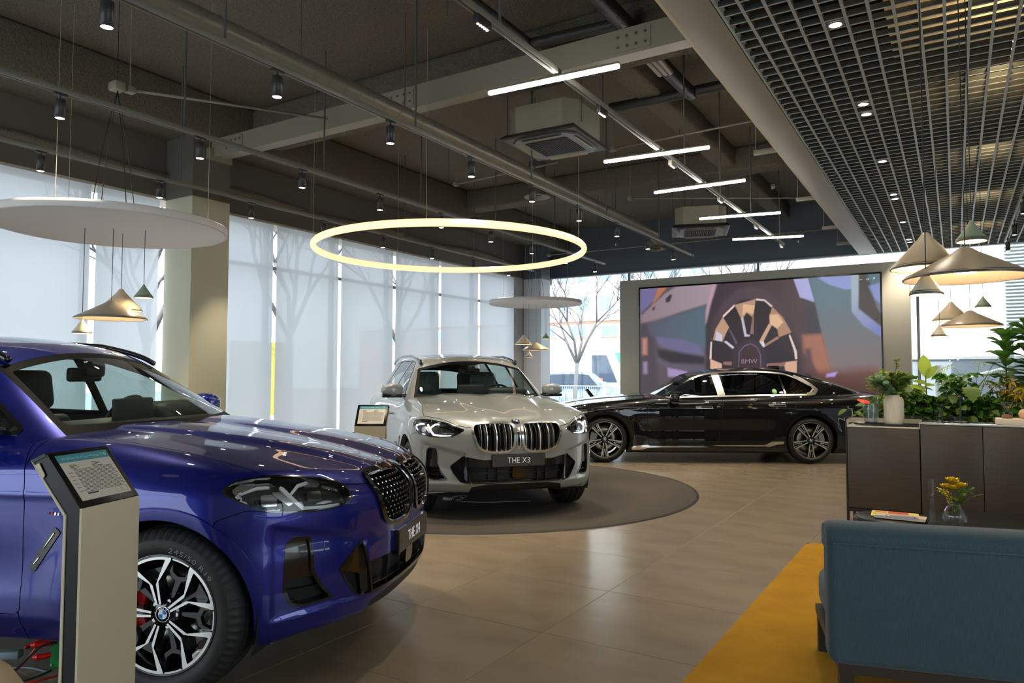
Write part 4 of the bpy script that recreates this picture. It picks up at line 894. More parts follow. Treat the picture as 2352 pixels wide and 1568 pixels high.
        a=MB();a.bbox(-.045,.062,-.118,.118,-.072,-.036,.02,seg=2);a.bbox(-.03,.03,-sg*.25 if sg>0 else -.02,.02 if sg>0 else .25,-.062,-.035,.01);a.build('mirror_foot',BLK,mo)
        MB().bbox(-.056,-.049,-.105,.105,-.05,.065,.003).build('mirror_glass',CHR2,mo)
    if suv:   # roof rails
        for sg in (1,-1):
            P=[];xs=np.linspace(-1.10,-3.3 if key=='x3' else -2.6,24)
            for i,x in enumerate(xs):
                y=(.60 if key=='x3' else .585)-.03*((x+2)/1.3)**2
                z=float(c['roof_f'](x))-c['rc']*(y/.6)**2
                lift=.034*min(1,(4*min(i,23-i)/23))**.5
                P.append((x,sg*y,z+lift-.016))
            mb=MB();mb.tube(spline(P,3),.017,8);(mb.bbox if key=='x3' else (lambda *a:0))(-1.24,-1.10,sg*.59-.012,sg*.59+.012,float(c['roof_f'](-1.17))-c['rc']-.03,float(c['roof_f'](-1.17))-c['rc']+.022,.01);mb.build('roof_rail',BLK,t)
        for x0 in (-1.17,-2.05):  # bar style handles
            for sg in (1,-1):
                q=np.array([[x0-.24,.9,.93]]);y=float(c['hw']+c['side_f'](.93))
                mb=MB();mb.tube(spline([(x0-.13,sg*(y-.02),.93),(x0-.11,sg*(y+.025),.93),(x0,sg*(y+.034),.933),(x0+.11,sg*(y+.025),.93),(x0+.13,sg*(y-.02),.93)],5),.014,8);mb.build('door_handle',paint,t)
        # fender breather and M badge
        for sg in (1,-1):
            P=ribbon([(-.468,.715),(-.60,.535)],.038)
            V2,a,_=clip(V0,F0,np.maximum(sdpoly(V0[:,[0,2]],P),.5-V0[:,1]));car.emit('fender_breather',V2,a,BLK,off=.004,th=.01,side=(sg,))
            P=ribbon([(-.482,.70),(-.592,.548)],.007);V2,a,_=clip(V0,F0,np.maximum(sdpoly(V0[:,[0,2]],P),.5-V0[:,1]));car.emit('breather_strip',V2,a,CHR2,off=.008,th=.004,side=(sg,))
            # three-colour stripes with chrome letter
            for i,(x0,mm) in enumerate(((-.531,mat('stripe_light_blue',(.05,.25,.75),.4)),(-.518,mat('stripe_dark_blue',(.03,.05,.3),.4)),(-.505,mat('stripe_red',(.6,.03,.03),.4)),(-.489,CHR2),(-.473,CHR2))):
                P=np.array([(x0-.006,.768),(x0+.0055,.768),(x0+.012,.792),(x0+.0005,.792)])*1.0
                V2,a,_=clip(V0,F0,np.maximum(sdpoly(V0[:,[0,2]],P),.5-V0[:,1]));car.emit('side_badge',V2,a,mm,off=.003,side=(sg,))
    else:
        for i,(x0,mm) in enumerate(((-.55,mat('stripe_light_blue',(.05,.25,.75),.4)),(-.53,mat('stripe_dark_blue',(.03,.05,.3),.4)),(-.51,mat('stripe_red',(.6,.03,.03),.4)),(-.485,CHR2))):
            P=np.array([(x0-.01,.855),(x0+.008,.855),(x0+.016,.878),(x0-.002,.878)])
            V2,a,_=clip(V0,F0,np.maximum(sdpoly(V0[:,[0,2]],P),.5-V0[:,1]));car.emit('side_badge',V2,a,mm,off=.003)
        for rr_,mm,of in ((.042,mat('sticker_green',(.10,.45,.06),.4),.004),(.028,mat('sticker_pale',(.35,.65,.3),.4),.005)):
            V2,a,_=clip(car.GV,car.GF,np.maximum(np.hypot(car.GV[:,0]+2.70,(car.GV[:,2]-1.125-(.008 if rr_<.04 else 0))*1.0)-rr_,.4-car.GV[:,1]));car.emit('window_sticker',V2,a,mm,off=of,f=f_green,side=(1,))
        # antenna fin
        MB().bbox(-3.05,-2.85,-.03,.03,1.48,1.545,.03,seg=3).build('roof_antenna',BLK,t)
        V2,a,_=clip(V0,F0,np.maximum(np.maximum(np.abs(V0[:,0]+4.43)-.03,V0[:,1]-.7),1.0-V0[:,2]));car.emit('boot_spoiler',V2,a,BLK,off=.012,th=.02)
    # roundel on the hood front, plate
    ex,ez={'x4':(.700,.905),'x3':(.705,.925),'b7':(.74,.90)}[key]
    q=np.array([[0,0,ez]]);lo,hi=0.,1.2
    for _ in range(30):
        m_=(lo+hi)/2
        if f_body(c,np.array([[m_,0,ez]]))[0]<0: lo=m_
        else: hi=m_
    p0=np.array([[lo,0,ez]]);nn=Vector(grad(f_body,c,p0)[0]).normalized();nn=(nn+Vector((0,0,.6))).normalized()
    yv=Vector((0,1,0));xv=yv;upv=nn.cross(xv).normalized()
    M=Matrix((xv,-(xv.cross(nn)) if False else nn.cross(xv),nn)).transposed().to_4x4();M.translation=Vector((lo,0,ez))+nn*.007
    roundel(t,M,.041)
    if plate:
        pz={'x4':.545,'x3':.563}[key]
        px=max(float(c['nose_f'](pz+.04)),float(c['nose_f'](pz-.04)))+.006
        A=Matrix(((0,0,1,px),(1,0,0,0),(0,1,0,pz),(0,0,0,1)))
        hold=thing('number_plate',None,None);hold.parent=t
        P=rpoly([(-.26,-.055),(.26,-.055),(.26,.055),(-.26,.055)],.012);mb=MB();mb.prism(P,0,.008,0,M=A);mb.prism([(a*1.025,b*1.08) for a,b in P],-.03,.003,1,M=A)
        for sx_ in (-.235,.235): mb.lathe([(0,.010),(.004,.009),(.005,.008)],10,1,c=(sx_,0,0),M=A)
        mb.build('plate_blank',[PLT,BLK],hold)
        me=text_mesh(plate,.078,.0008,sx=.86,space=1.02);me.transform(Matrix.Translation((0,-.001,.0088)));me.transform(A);link('plate_lettering',me,LET,hold)
    # wheels
    rim={'x4':.249,'x3':.249,'b7':.276}[key];cal={'x4':REDC,'x3':GRYC,'b7':GRYC}[key]
    for xx in (0,-wb):
        for sg in (1,-1):
            wheel(car,xx,sg,key,c['wr'],rim,c['hw']-.022,cal,0,key=='x4')
    return car
PAINT_BLUE=mat('paint_blue',(.005,.011,.195),.34,.45,coat=1.,spec=.3);PAINT_GREY=mat('paint_grey',(.30,.32,.312),.32,.1,coat=1.,spec=.3);PAINT_BLACK=mat('paint_black',(.003,.003,.003),.3,.0,coat=1.,spec=.12)
build_car('x4',(-3.2583,2.6958,.4099),PAINT_BLUE,'deep blue coupe suv nearest the camera, plate reading THE X4',.016,'THE X4',False)
build_car('x3',(-4.1595,6.3809,-.7075,.012),PAINT_GREY,'light grey suv parked on the round carpet, plate reading THE X3',.018,'THE X3',True)
build_car('b7',(-5.2048,11.2715,3.6576),PAINT_BLACK,'long black saloon parked side-on before the big screen',.024,None,False)
CI=lambda pts:[(p[0],p[1],p[2],r,h,c,l,None) for p,(r,h,c,l) in zip(pts,((.293,.166,'taupe','wide flat taupe cone pendant'),(.180,.205,'sand','sand coloured tall cone pendant'),(.079,.123,'green','small green cone pendant'),(.079,.127,'cream','small cream cone pendant')))]
cones(0,0,3.8,CI([(.054,4.444,1.892),(-.129,4.62,1.98),(.092,4.784,2.138),(-.122,4.30,1.803)]),'nearest the camera over the coffee tables')
cones(0,0,3.8,CI([(.14,8.93,1.90),(-.03,9.05,1.973),(.27,9.42,2.132),(-.138,8.80,1.795)]),'over the planter by the bright far window')
cones(0,0,2.69,CI([(-6.41,3.55,1.875),(-6.56,3.72,1.968),(-6.25,3.75,2.073),(-6.60,3.40,1.744)]),'under the big white disc at the left')
cones(0,0,2.87,CI([(-7.533,13.145,1.902),(-7.88,13.2,2.03),(-7.279,13.113,2.134),(-7.59,12.94,1.751)]),'under the far disc in the corner')
# ---------------------------------------------------------------- round duct, steel beam, pipes, cassettes
DUC=mat('duct_paint',srgb(124,118,104),.38,.25)
t=thing('round_duct','long round spiral duct running beside the middle track','duct',(-4.60,0,3.95))
mb=MB();n=28;prof=[];y=1.0
mb.cyl((0,1.0,0),(0,12.25,0),.085,n=n);mb.build('duct_pipe',DUC,t)
for k in range(62): MB().cyl((0,1.1+.18*k,0),(0,1.112+.18*k,0),.0875,n=n).build('duct_seam',DUC,t)
MB().tube(spline([(0,12.2,0),(0,12.34,-.02),(0,12.42,-.12),(0,12.42,-.24)],5),.082,16).lathe([(.08,-.20),(.17,-.27),(.175,-.285),(.12,-.275),(.10,-.25)],28,c=(0,12.42,0)).build('duct_outlet',DUC,t)
for k in (2.9,5.4,8.0,10.6): MB().cyl((0,k,.08),(0,k,1.06),.006,n=6).box(-.012,.012,k-.03,k+.03,-.092,.092).build('duct_hanger',ROD,t)
t=thing('steel_beam','grey steel beam crossing the ceiling with bolted end plates','beam',(0,5.87,4.2))
MB().box(-8.30,-1.62,-.08,.08,0,.012).box(-8.30,-1.62,-.08,.08,.228,.24).box(-8.30,-1.62,-.012,.012,.012,.228).box(-8.3,-1.62,-.078,-.070,.012,.228).build('beam_section',STEEL,t)
for x0 in (-7.75,-2.35,-4.98):
    mb=MB();mb.box(x0-.17,x0+.17,-.088,-.078,.03,.21)
    mb.build('splice_plate',STEEL,t)
    for i in range(4):
        for j in range(2): MB().cyl((x0-.13+.085*i,-.088,.075+.09*j),(x0-.13+.085*i,-.100,.075+.09*j),.012,n=6).build('bolt',ROD,t)
MB().box(-8.75,-8.15,-.16,.20,-.03,.11).build('bearing_pad',STEEL,t)
BP=mat('wrap_black',(.030,.029,.028),.38,bump_=(26,.5,.02,(1,4,1)))
def pipe(name,lab,pts,r,ribs=True,m=None):
    t=thing(name,lab,'pipe');MB().tube(spline(pts,6),r,12).build('pipe_run',m or BP,t);return t
t=pipe('wrapped_pipe','thick black wrapped pipe crossing above the steel beam',[(-2.62,4.2,4.72),(-2.60,5.7,4.70),(-2.55,6.45,4.66)],.085)
for k in range(3): MB().tube([(-2.66+.06*k,6.3,4.66),(-2.64+.06*k,7.3,4.62)],.030,8).build('branch_pipe',STEEL,t)
pipe('wrapped_pipe','thin black pipe left of the thick wrapped pipe',[(-3.62,3.4,4.7),(-3.57,5.1,4.7),(-3.56,6.1,4.7)],.045)
pipe('wrapped_pipe','black wrapped pipe joining the two pipes before the beam',[(-3.58,6.08,4.69),(-3.1,6.13,4.70),(-2.62,6.15,4.69)],.058)
pipe('wrapped_pipe','thick ribbed black pipe sloping beyond the steel beam',[(-2.62,6.9,4.72),(-2.60,7.4,4.70),(-2.57,8.15,4.68)],.078)
pipe('wrapped_pipe','black wrapped pipe running across towards the soffit',[(-3.55,8.02,4.66),(-3.0,8.08,4.68),(-2.4,8.13,4.70),(-1.65,8.14,4.70)],.062)
pipe('wrapped_pipe','far black pipe above the white tube lights',[(-3.5,12.0,4.5),(-3.45,11.95,4.7),(-2.9,11.9,4.7),(-1.65,11.85,4.72)],.045)
for (lab,P_) in (('thin grey conduit beyond the near air conditioner',[(-3.9,8.9,4.45),(-1.62,8.75,4.45)]),('thin conduit from the hanging junction box to the steel beam',[(-6.47,3.7,4.02),(-6.0,5.7,4.28)]),('thin conduit crossing behind the glowing ring',[(-6.9,9.4,4.5),(-4.9,9.2,4.5)]),('long grey conduit low on the far header',[(-7.8,14.2,4.1),(-1.7,14.6,4.15)]),('grey conduit beside the second cassette unit',[(-4.6,11.2,4.35),(-1.7,12.9,4.35)])):
    t=thing('conduit',lab,'conduit');MB().tube(P_,.013,7).build('conduit_pipe',STEEL,t);MB().bbox(P_[0][0]-.04,P_[0][0]+.04,P_[0][1]-.04,P_[0][1]+.04,P_[0][2]-.03,P_[0][2]+.03,.006).cyl((P_[0][0],P_[0][1],P_[0][2]),(P_[0][0],P_[0][1],ZC-.01),.005,n=5).build('conduit_box',STEEL,t)
ACM=mat('ac_case',srgb(150,144,126),.5);ACP=mat('ac_panel',srgb(96,98,100),.35);ACD=mat('ac_panel_dark',srgb(40,40,40),.4)
def cassette(x,y,z,rz,lab):
    t=thing('cassette_air_conditioner',lab,'air conditioner',(x,y,z),rz)
    c=.42;k=.13;P=[(-c+k,-c),(c-k,-c),(c,-c+k),(c,c-k),(c-k,c),(-c+k,c),(-c,c-k),(-c,-c+k)]
    MB().prism(P,.05,.36,0).build('unit_case',ACM,t)
    p=.475;vs=[(-p,-p,.01),(p,-p,.01),(p,p,.01),(-p,p,.01),(-p+.03,-p+.03,.0),(p-.03,-p+.03,.0),(p-.03,p-.03,.0),(-p+.03,p-.03,.0),(-c,-c,.06),(c,-c,.06),(c,c,.06),(-c,c,.06)]
    MB().add(vs,[(4,5,6,7)[::-1],(0,4,5,1)[::-1],(1,5,6,2)[::-1],(2,6,7,3)[::-1],(3,7,4,0)[::-1],(0,1,9,8),(1,2,10,9),(2,3,11,10),(3,0,8,11)]).build('panel_frame',ACD,t)
    q=.39;e=.10;P=[(-q+e,-q),(q-e,-q),(q,-q+e),(q,q-e),(q-e,q),(-q+e,q),(-q,q-e),(-q,-q+e)];MB().prism(P,-.018,.0,0).build('face_plate',ACP,t)
    MB().bbox(-.26,.26,-.26,.26,-.021,-.017,.01).build('grille_recess',SEAM,t)
    g=MB()
    for i in range(17):
        u=-.25+.5*i/16;g.box(u-.003,u+.003,-.25,.25,-.026,-.020);g.box(-.25,.25,u-.003,u+.003,-.0255,-.0205)
    o=g.build('intake_grille',ACD,t);o['kind']='stuff'
    for i in range(4):
        A=Matrix.Rotation(i*PI/2,4,'Z')@Matrix.Translation((0,-.335,-.018))@Matrix.Rotation(math.radians(28),4,'X');MB().bbox(-.24,.24,-.04,.03,-.004,.004,.002,0,A).build('air_vane',ACM,t)
        MB().cyl((.46*(1 if i%2 else -1),.30*(1 if i>1 else -1),.10),(.46*(1 if i%2 else -1),.30*(1 if i>1 else -1),5-z),.006,n=6).build('hanger_rod',ROD,t)
    MB().lathe([(.030,0),(.033,0),(.033,.002),(.030,.002)],20,M=Matrix.Translation((.2,-.421,.2))@Matrix.Rotation(PI/2,4,'X'),close=True).build('knockout_ring',STEEL,t)
    return t
cassette(-3.83,7.13,4.0,.03,'nearer boxy ceiling air conditioner with a square grille');cassette(-3.72,12.2,3.86,.33,'far ceiling air conditioner above the black saloon')
for (x,y,z,lab) in ((-6.0,10.5,4.4,'round grey ceiling diffuser beyond the glowing ring'),):
    t=thing('ceiling_diffuser',lab,'diffuser',(x,y,z));MB().lathe([(.22,0),(.225,.01),(.14,.03),(.14,.6),(.10,.6),(.10,.02),(.17,.0)],36,close=True).build('diffuser_ring',STEEL,t);MB().lathe([(0,.012),(.09,.012),(.10,.02)],28).build('diffuser_core',HB,t)
t=thing('smoke_detector','small white smoke detector on the dark ceiling','smoke detector',(-2.9,14.05,4.98));MB().lathe([(0,-.07),(.035,-.065),(.06,-.05),(.065,-.02),(.06,.0),(.06,.02)],24).build('detector_body',mat('white_plastic',(.7,.7,.7),.4),t)
t=thing('ceiling_speaker','round black speaker high on the dark ceiling','speaker',(-3.17,10.12,4.9));MB().lathe([(0,-.02),(.10,-.02),(.13,.0),(.09,.03),(.09,.1)],24).build('speaker_body',HB,t)
t=thing('dome_camera','white half-dome on the soffit beside the steel beam','camera',(-1.66,5.60,4.20));MB().lathe([(0,-.09),(.05,-.08),(.085,-.04),(.09,.0),(.07,.03),(0,.03)],24).build('dome_body',mat('dome_white',srgb(226,218,200),.4),t);MB().cyl((0,0,.03),(0,0,.8),.01,n=6).build('drop_rod',ROD,t)
for i,(x,y,z) in enumerate(((-5.6,12.9,3.95),(-4.6,14.6,3.9),(-7.1,13.9,3.95),(-2.5,14.4,3.95))):
    t=thing('sprinkler_head','small sprinkler on a thin drop pipe, %s from the left along the far header'%('second','third','first','fourth')[i],'sprinkler',(x,y,z));MB().cyl((0,0,0),(0,0,ZC-z),.008,n=6).build('drop_pipe',ROD,t);MB().lathe([(0,-.05),(.012,-.045),(.015,-.02),(.012,.0),(0,.0)],12).build('sprinkler_bulb',MATS['white_plastic'],t)
for x,y,lab in ((-7.2,2.2,'thin rod on the ceiling left of the big white disc'),(-5.1,3.1,'thin ceiling rod right of the big white disc'),(-5.2,4.6,'thin ceiling rod before the steel beam, over the near pillar'),(-3.4,4.5,'thin ceiling rod left of the nearest square spotlight'),(-6.3,8.4,'thin ceiling rod above the left end of the glowing ring'),(-5.6,9.6,'thin ceiling rod above the middle of the glowing ring'),(-3.1,9.3,'thin ceiling rod beyond the nearer air conditioner'),(-5.1,11.6,'thin ceiling rod near the far end of the round duct'),(-2.1,11.0,'thin ceiling rod beside the fourth tube light'),(-3.0,13.3,'thin ceiling rod between the last tube light and the far header')):
    t=thing('threaded_rod',lab,'rod',(x,y,4.25),0,'spare threaded rods on the bare ceiling');MB().cyl((0,0,0),(0,0,.745),.005,n=5).build('rod_shank',ROD,t)
# ---------------------------------------------------------------- round carpet, rug
CAR_=mat('carpet_dark',srgb(76,69,61),.95,noise=(90,.6,srgb(62,57,51)),bump_=(260,.6,.004))
t=thing('round_carpet','round dark grey carpet under the light grey suv','carpet',(-5.0,7.35,0))
cr=2.60;MB().lathe([(0,.011),(cr-.03,.011)],160,smooth=False).build('carpet_pile',CAR_,t);MB().lathe([(cr-.03,.011),(cr-.02,.014),(cr-.008,.013),(cr,.0)],160).build('carpet_binding',mat('binding_black',(.012,.012,.014),.6),t)
RUG=mat('rug_mustard',srgb(190,142,20),.95,noise=(3.5,.8,srgb(172,124,16)),bump_=(150,.9,.008),sheen=.0)
t=thing('mustard_rug','mustard yellow rug under the blue sofa','rug',(-1.085,.8,0))
nx_,ny_=60,140;W_,H_=4.0,5.59;V=[];
rs=np.random.RandomState(4);ed=.005*np.cumsum(rs.randn(ny_+1))*.25
for j in range(ny_+1):
    for i in range(nx_+1):
        u=i/nx_;v=j/ny_;e=min(i,nx_-i,j,ny_-j);V.append((u*W_+(ed[j]*.15 if i==0 else 0),v*H_,(.0 if e==0 else .016+.0015*rs.randn())))
V=np.array(V);ii=np.arange((nx_+1)*(ny_+1)).reshape(ny_+1,nx_+1);F=np.stack([ii[:-1,:-1].ravel(),ii[:-1,1:].ravel(),ii[1:,1:].ravel(),ii[1:,:-1].ravel()],1)
link('rug_pile',mesh_np(V,F),RUG,t,True)
# ---------------------------------------------------------------- sofa
FAB=mat('sofa_blue',srgb(66,90,100),.85,noise=(60,.8,srgb(44,66,80),(9,9,.35)),bump_=(420,.5,.002,(1,1,.15)),sheen=.2);LEG=mat('sofa_leg',srgb(58,50,44),.5)
so=thing('sofa','blue woven fabric sofa seen from behind on the mustard rug','sofa',(-.455,3.148,0),math.radians(15.0))
mb=MB();mb.bbox(0,2.1,0,.16,.23,.735,.035,seg=4);mb.build('back_shell',FAB,so)
mb=MB()
sec=[(.0,.70),(-.004,.735),(.012,.765),(.05,.782),(.12,.784),(.19,.770),(.225,.735),(.225,.66),(.15,.66),(.03,.69)]
vs=[];xs=[0,.012,.035,.08,1.05,2.02,2.065,2.088,2.1];m=len(sec)
for i,x in enumerate(xs):
    e=min(i,len(xs)-1-i);k={0:.78,1:.91,2:.98}.get(e,1.)
    for (y,z) in sec: vs.append((x,.11+(y-.11)*k,.71+(z-.71)*k))
mb.add(vs,[(i*m+k,i*m+(k+1)%m,(i+1)*m+(k+1)%m,(i+1)*m+k) for i in range(len(xs)-1) for k in range(m)],0,True);mb.add(vs,[tuple(range(m)),tuple(range(len(vs)-1,len(vs)-1-m,-1))],0);mb.build('back_roll',FAB,so)
mb=MB();mb.tube([(.02,-.003,.712),(1.05,-.004,.712),(2.08,-.003,.712)],.0025,6);mb.build('seam_piping',mat('sofa_seam',srgb(84,112,126),.8),so)
MB().bbox(.05,2.05,.14,.85,.23,.42,.05,seg=3).build('seat_cushion',FAB,so);MB().bbox(2.02,2.14,.05,.85,.23,.60,.04,seg=3).build('armrest',FAB,so)
MB().box(.035,2.065,.02,.82,.195,.232).build('base_rail',LEG,so)
for (x,y) in ((.04,.03),(2.0,.03),(.04,.75),(2.0,.75)): MB().box(x,x+.055,y,y+.055,.016,.198).build('leg',LEG,so)
# ---------------------------------------------------------------- tub chair at the lower left
LE=mat('leather_tan',srgb(206,178,138),.45,noise=(14,.4,srgb(190,160,120)),bump_=(90,.25,.003))
ch=thing('tub_chair','tan leather chair back poking in at the bottom left corner','chair',(-2.14,.62,-.075),math.radians(60))
mb=MB();n=20;P=[]
for k in range(3):
    for i in range(n+1):
        a=-PI*.62+PI*1.24*i/n
        P.append(a)
vs=[];A=[-PI*.86+PI*1.72*i/24 for i in range(25)]
sec=[(.27,.42),(.275,.62),(.285,.715),(.30,.75),(.325,.765),(.35,.75),(.362,.71),(.352,.58),(.33,.40),(.30,.38)];m=len(sec)
for i,a in enumerate(A):
    d=.04*(1-math.cos(a));ee=min(i,24-i)/4.;ee=1-.2*max(0,1-ee)**2;d*=.35
    for r,z in sec: vs.append((-(r)*math.cos(a),r*math.sin(a),(.40+(z-.40)*ee)-(z-.42)*d*.7-d*1.2*(z>.6)))
mb.add(vs,[(i*m+k,i*m+(k+1)%m,(i+1)*m+(k+1)%m,(i+1)*m+k) for i in range(24) for k in range(m)],0,True);mb.add(vs,[tuple(range(m)),tuple(range(len(vs)-1,len(vs)-1-m,-1))],0)
mb.build('backrest',LE,ch);MB().lathe([(0,.45),(.22,.45),(.27,.43),(.28,.39),(.26,.36),(0,.36)],40).build('seat',LE,ch)
for k in range(4):
    a=PI/4+k*PI/2;MB().cyl((.18*math.cos(a),.18*math.sin(a),.37),(.26*math.cos(a),.26*math.sin(a),.075),.016,.010,n=10).build('leg',LEG,ch)
# ---------------------------------------------------------------- sideboard
SBW=mat('sideboard_veneer',srgb(76,68,60),.42,noise=(5,.7,srgb(66,58,51),(1,1,14)),bump_=(200,.1,.001,(1,1,20)));SBD=mat('sideboard_black',srgb(34,31,29),.45);SBT=mat('sideboard_top',srgb(196,190,176),.22);SBG=mat('sideboard_glass_top',srgb(168,172,176),.05,coat=.6)
y0,y1=6.97,7.45;sb=thing('sideboard','long dark brown sideboard with a pale inset tray at its left end','sideboard',(-.845,y0,0))
L_=2.9;MB().box(0,.012,0,.48,.22,.995).box(0,.585,.465,.48,.22,.995).box(0,.585,.012,.465,.22,.93).box(.573,L_,.012,.48,.22,.972).box(L_-.012,L_,0,.48,.22,.985).build('carcass',SBD,sb)
MB().bbox(.012,.573,.0,.466,.930,.940,.002).box(.010,.016,.0,.466,.94,.99).box(.569,.575,.0,.466,.94,.985).box(.012,.573,.460,.466,.94,.990).build('tray_top',SBT,sb);MB().bbox(.575,L_-.012,.0,.466,.972,.983,.002).build('glass_top',SBG,sb)
for i,(a,b,t_) in enumerate(((.016,.568,.926),(.578,1.014,.966),(1.020,1.456,.966),(1.462,1.9,.966),(1.906,2.34,.966),(2.346,L_-.016,.966))): MB().bbox(a,b,-.004,.013,.232,t_,.0015).build('door',SBW,sb)
MB().box(0,L_,.0,.02,.195,.222).box(0,L_,.44,.46,.195,.222).build('plinth_frame',SBD,sb)
for x in (.0,.115,.145,1.0,1.9,L_-.03): MB().box(x,x+.022,.0,.022,0,.2).box(x,x+.022,.44,.462,0,.2).build('leg',SBD,sb)
top1=.9405;top2=.9835
# tray with the two vases
t=thing('serving_tray','thin black tray under the two vases on the sideboard','tray',(-.50,7.18,top1));MB().bbox(-.235,.235,-.10,.10,0,.008,.004).box(-.238,.238,-.103,-.098,.004,.018).box(-.238,.238,.098,.103,.004,.018).box(-.238,-.233,-.1,.1,.004,.018).box(.233,.238,-.1,.1,.004,.018).build('tray_body',SBD,t)
def ribbed(prof,n,ribs,amp):
    vs=[];m=len(prof);fs=[]
    for i in range(n):
        a=2*PI*i/n;k=1+amp*math.cos(ribs*a)
        for r,z in prof: vs.append((r*k*math.cos(a),r*k*math.sin(a),z))
    for i in range(n):
        for k in range(m-1): fs.append((i*m+k,((i+1)%n)*m+k,((i+1)%n)*m+k+1,i*m+k+1))
    return vs,fs
t=thing('ribbed_vase','white ribbed ceramic vase holding mixed foliage','vase',(-.475,7.18,top1+.008));vs,fs=ribbed([(0,.0),(.062,.0),(.072,.006),(.079,.03),(.080,.19),(.077,.225),(.062,.245),(.048,.25),(.048,.262),(.042,.262),(.042,.24)],176,44,.012);MB().add(vs,fs,0,True).build('vase_body',mat('ceramic_white',srgb(226,214,190),.45),t)
t=thing('glass_vase','smoky ribbed glass vase left of the white ribbed vase','vase',(-.655,7.16,top1+.008));vs,fs=ribbed([(.0,.006),(.050,.006),(.050,.016),(.056,.05),(.060,.10),(.060,.17),(.052,.236),(.055,.236),(.0635,.17),(.0635,.10),(.059,.045),(.054,.0),(0,.0)],120,30,.01);MB().add(vs,fs,0,True).build('vase_body',glassmat('smoke_glass',(.86,.88,.90)),t);MB().lathe([(0,.008),(.052,.008),(.053,.022),(0,.020)],40).build('vase_base',mat('smoke_base',(.05,.04,.03),.1,coat=.5),t)
t=thing('sunglasses','dark sunglasses lying in the sideboard tray','sunglasses',(-.795,7.08,top1));mb=MB()
for s in (-1,1): mb.lathe([(0,.012),(.02,.014),(.024,.016),(.0,.006)],20,c=(s*.027,0,.0),M=Matrix.Rotation(.3,4,'X'))
mb.build('lens',BLK,t);MB().tube([(-.055,.0,.018),(-.06,.06,.012),(-.04,.11,.004)],.003,6).tube([(.055,.0,.018),(.05,.06,.012),(.06,.11,.004)],.003,6).tube([(-.055,0,.018),(0,.0,.02),(.055,0,.018)],.003,6).build('frame',BLK,t)
t=thing('stone_knot','small beige carved ornament in the sideboard tray','ornament',(-.745,7.17,top1));MB().lathe([(.03+.012*math.cos(a),.014+.012*math.sin(a)) for a in np.linspace(0,2*PI,13)[:-1]],24,close=True).bbox(-.02,.06,-.012,.012,.002,.028,.01).build('ornament_body',SBT,t)
CB=mat('candle_black',srgb(44,46,48),.35,.5)
for i,(x,y,h,r) in enumerate(((-.150,7.26,.095,.052),(-.110,7.20,.155,.060),(.025,7.22,.225,.062))):
    t=thing('candlestick','%s black candlestick on the sideboard'%('shortest','middle height','tallest')[i],'candlestick',(x,y,top2),0,'three black candlesticks')
    MB().lathe([(0,.0),(r,.0),(r+.003,.004),(r*.8,.008),(.012,.012),(.008,.02),(.0065,h-.045),(.0065,h-.035),(.017,h-.026),(.019,h-.02),(.019,h),(.0165,h),(.0165,h-.018),(0,h-.018)],32).build('candlestick_body',CB,t)
t=thing('display_box','flat cream box under the hourglass on the sideboard','box',(.425,7.2,top2));MB().bbox(-.155,.30,-.11,.11,0,.048,.004).build('box_body',mat('box_cream',srgb(222,206,182),.5),t)
t=thing('hourglass','small glass hourglass with brown sand on the cream box','hourglass',(.350,7.18,top2+.048));MB().lathe([(.0,.0),(.036,.0),(.041,.012),(.037,.035),(.022,.052),(.005,.063),(.004,.068),(.006,.073),(.024,.085),(.040,.108),(.042,.125),(.038,.130),(0,.130)],36).build('bulb_glass',G_LENS,t);MB().lathe([(0,.002),(.035,.002),(.038,.014),(.034,.026),(.010,.034),(0,.035)],30).build('sand',mat('sand_brown',srgb(150,104,66),.8),t);MB().lathe([(0,.128),(.041,.128),(.041,.134),(0,.134)],30).build('cap',G_LENS,t)
t=thing('round_ornament','peach wooden ball beside the hourglass','ornament',(.465,7.18,top2+.048));MB().lathe([(.040*math.sin(a)+.0,.040-.040*math.cos(a)) for a in np.linspace(0,PI,17)],28).build('ball',mat('peach_wood',srgb(222,180,140),.5),t)
# ---------------------------------------------------------------- coffee tables and what stands on them
BT=mat('table_black',srgb(26,26,27),.32)
t=thing('side_table','small round black table behind the sofa','table',(-.395,5.40,0));MB().lathe([(0,.45),(.205,.45),(.215,.444),(.217,.425),(.212,.415),(0,.415)],64).build('table_top',BT,t);MB().lathe([(0,.0),(.13,.0),(.13,.012),(.02,.016),(.018,.415)],32).build('table_stem',SBD,t)
t=thing('coffee_table','large round black coffee table partly hidden by the sofa','table',(.50,5.95,0))
mb=MB();vs=[];
for r,z in ((0,.36),(.98,.36),(1.,.352),(1.,.335),(.98,.33),(0,.33)):
    pass
pr=[(.001,.36),(.985,.36),(1.,.352),(1.,.336),(.985,.33),(.001,.33)];n=72;m=len(pr)
vs=[(.80*r*math.cos(2*PI*i/n),.60*r*math.sin(2*PI*i/n),z) for i in range(n) for r,z in pr];mb.add(vs,[(i*m+k,((i+1)%n)*m+k,((i+1)%n)*m+k+1,i*m+k+1) for i in range(n) for k in range(m-1)],0,True);mb.build('table_top',BT,t)
for x,y in ((-.5,-.3),(.5,-.3),(-.5,.3),(.5,.3)): MB().cyl((x*.8,y*.8,.33),(x,y,.016 if y<.4 else .0),.016,.012,n=10).build('leg',SBD,t)
MAGY=mat('magazine_yellow',srgb(238,222,120),.5)
t=thing('magazine','yellow and green magazine under the pale one on the side table','magazine',(-.36,5.47,.45),.05);MB().bbox(-.15,.13,-.10,.10,0,.006,.001).build('cover',MAGY,t)
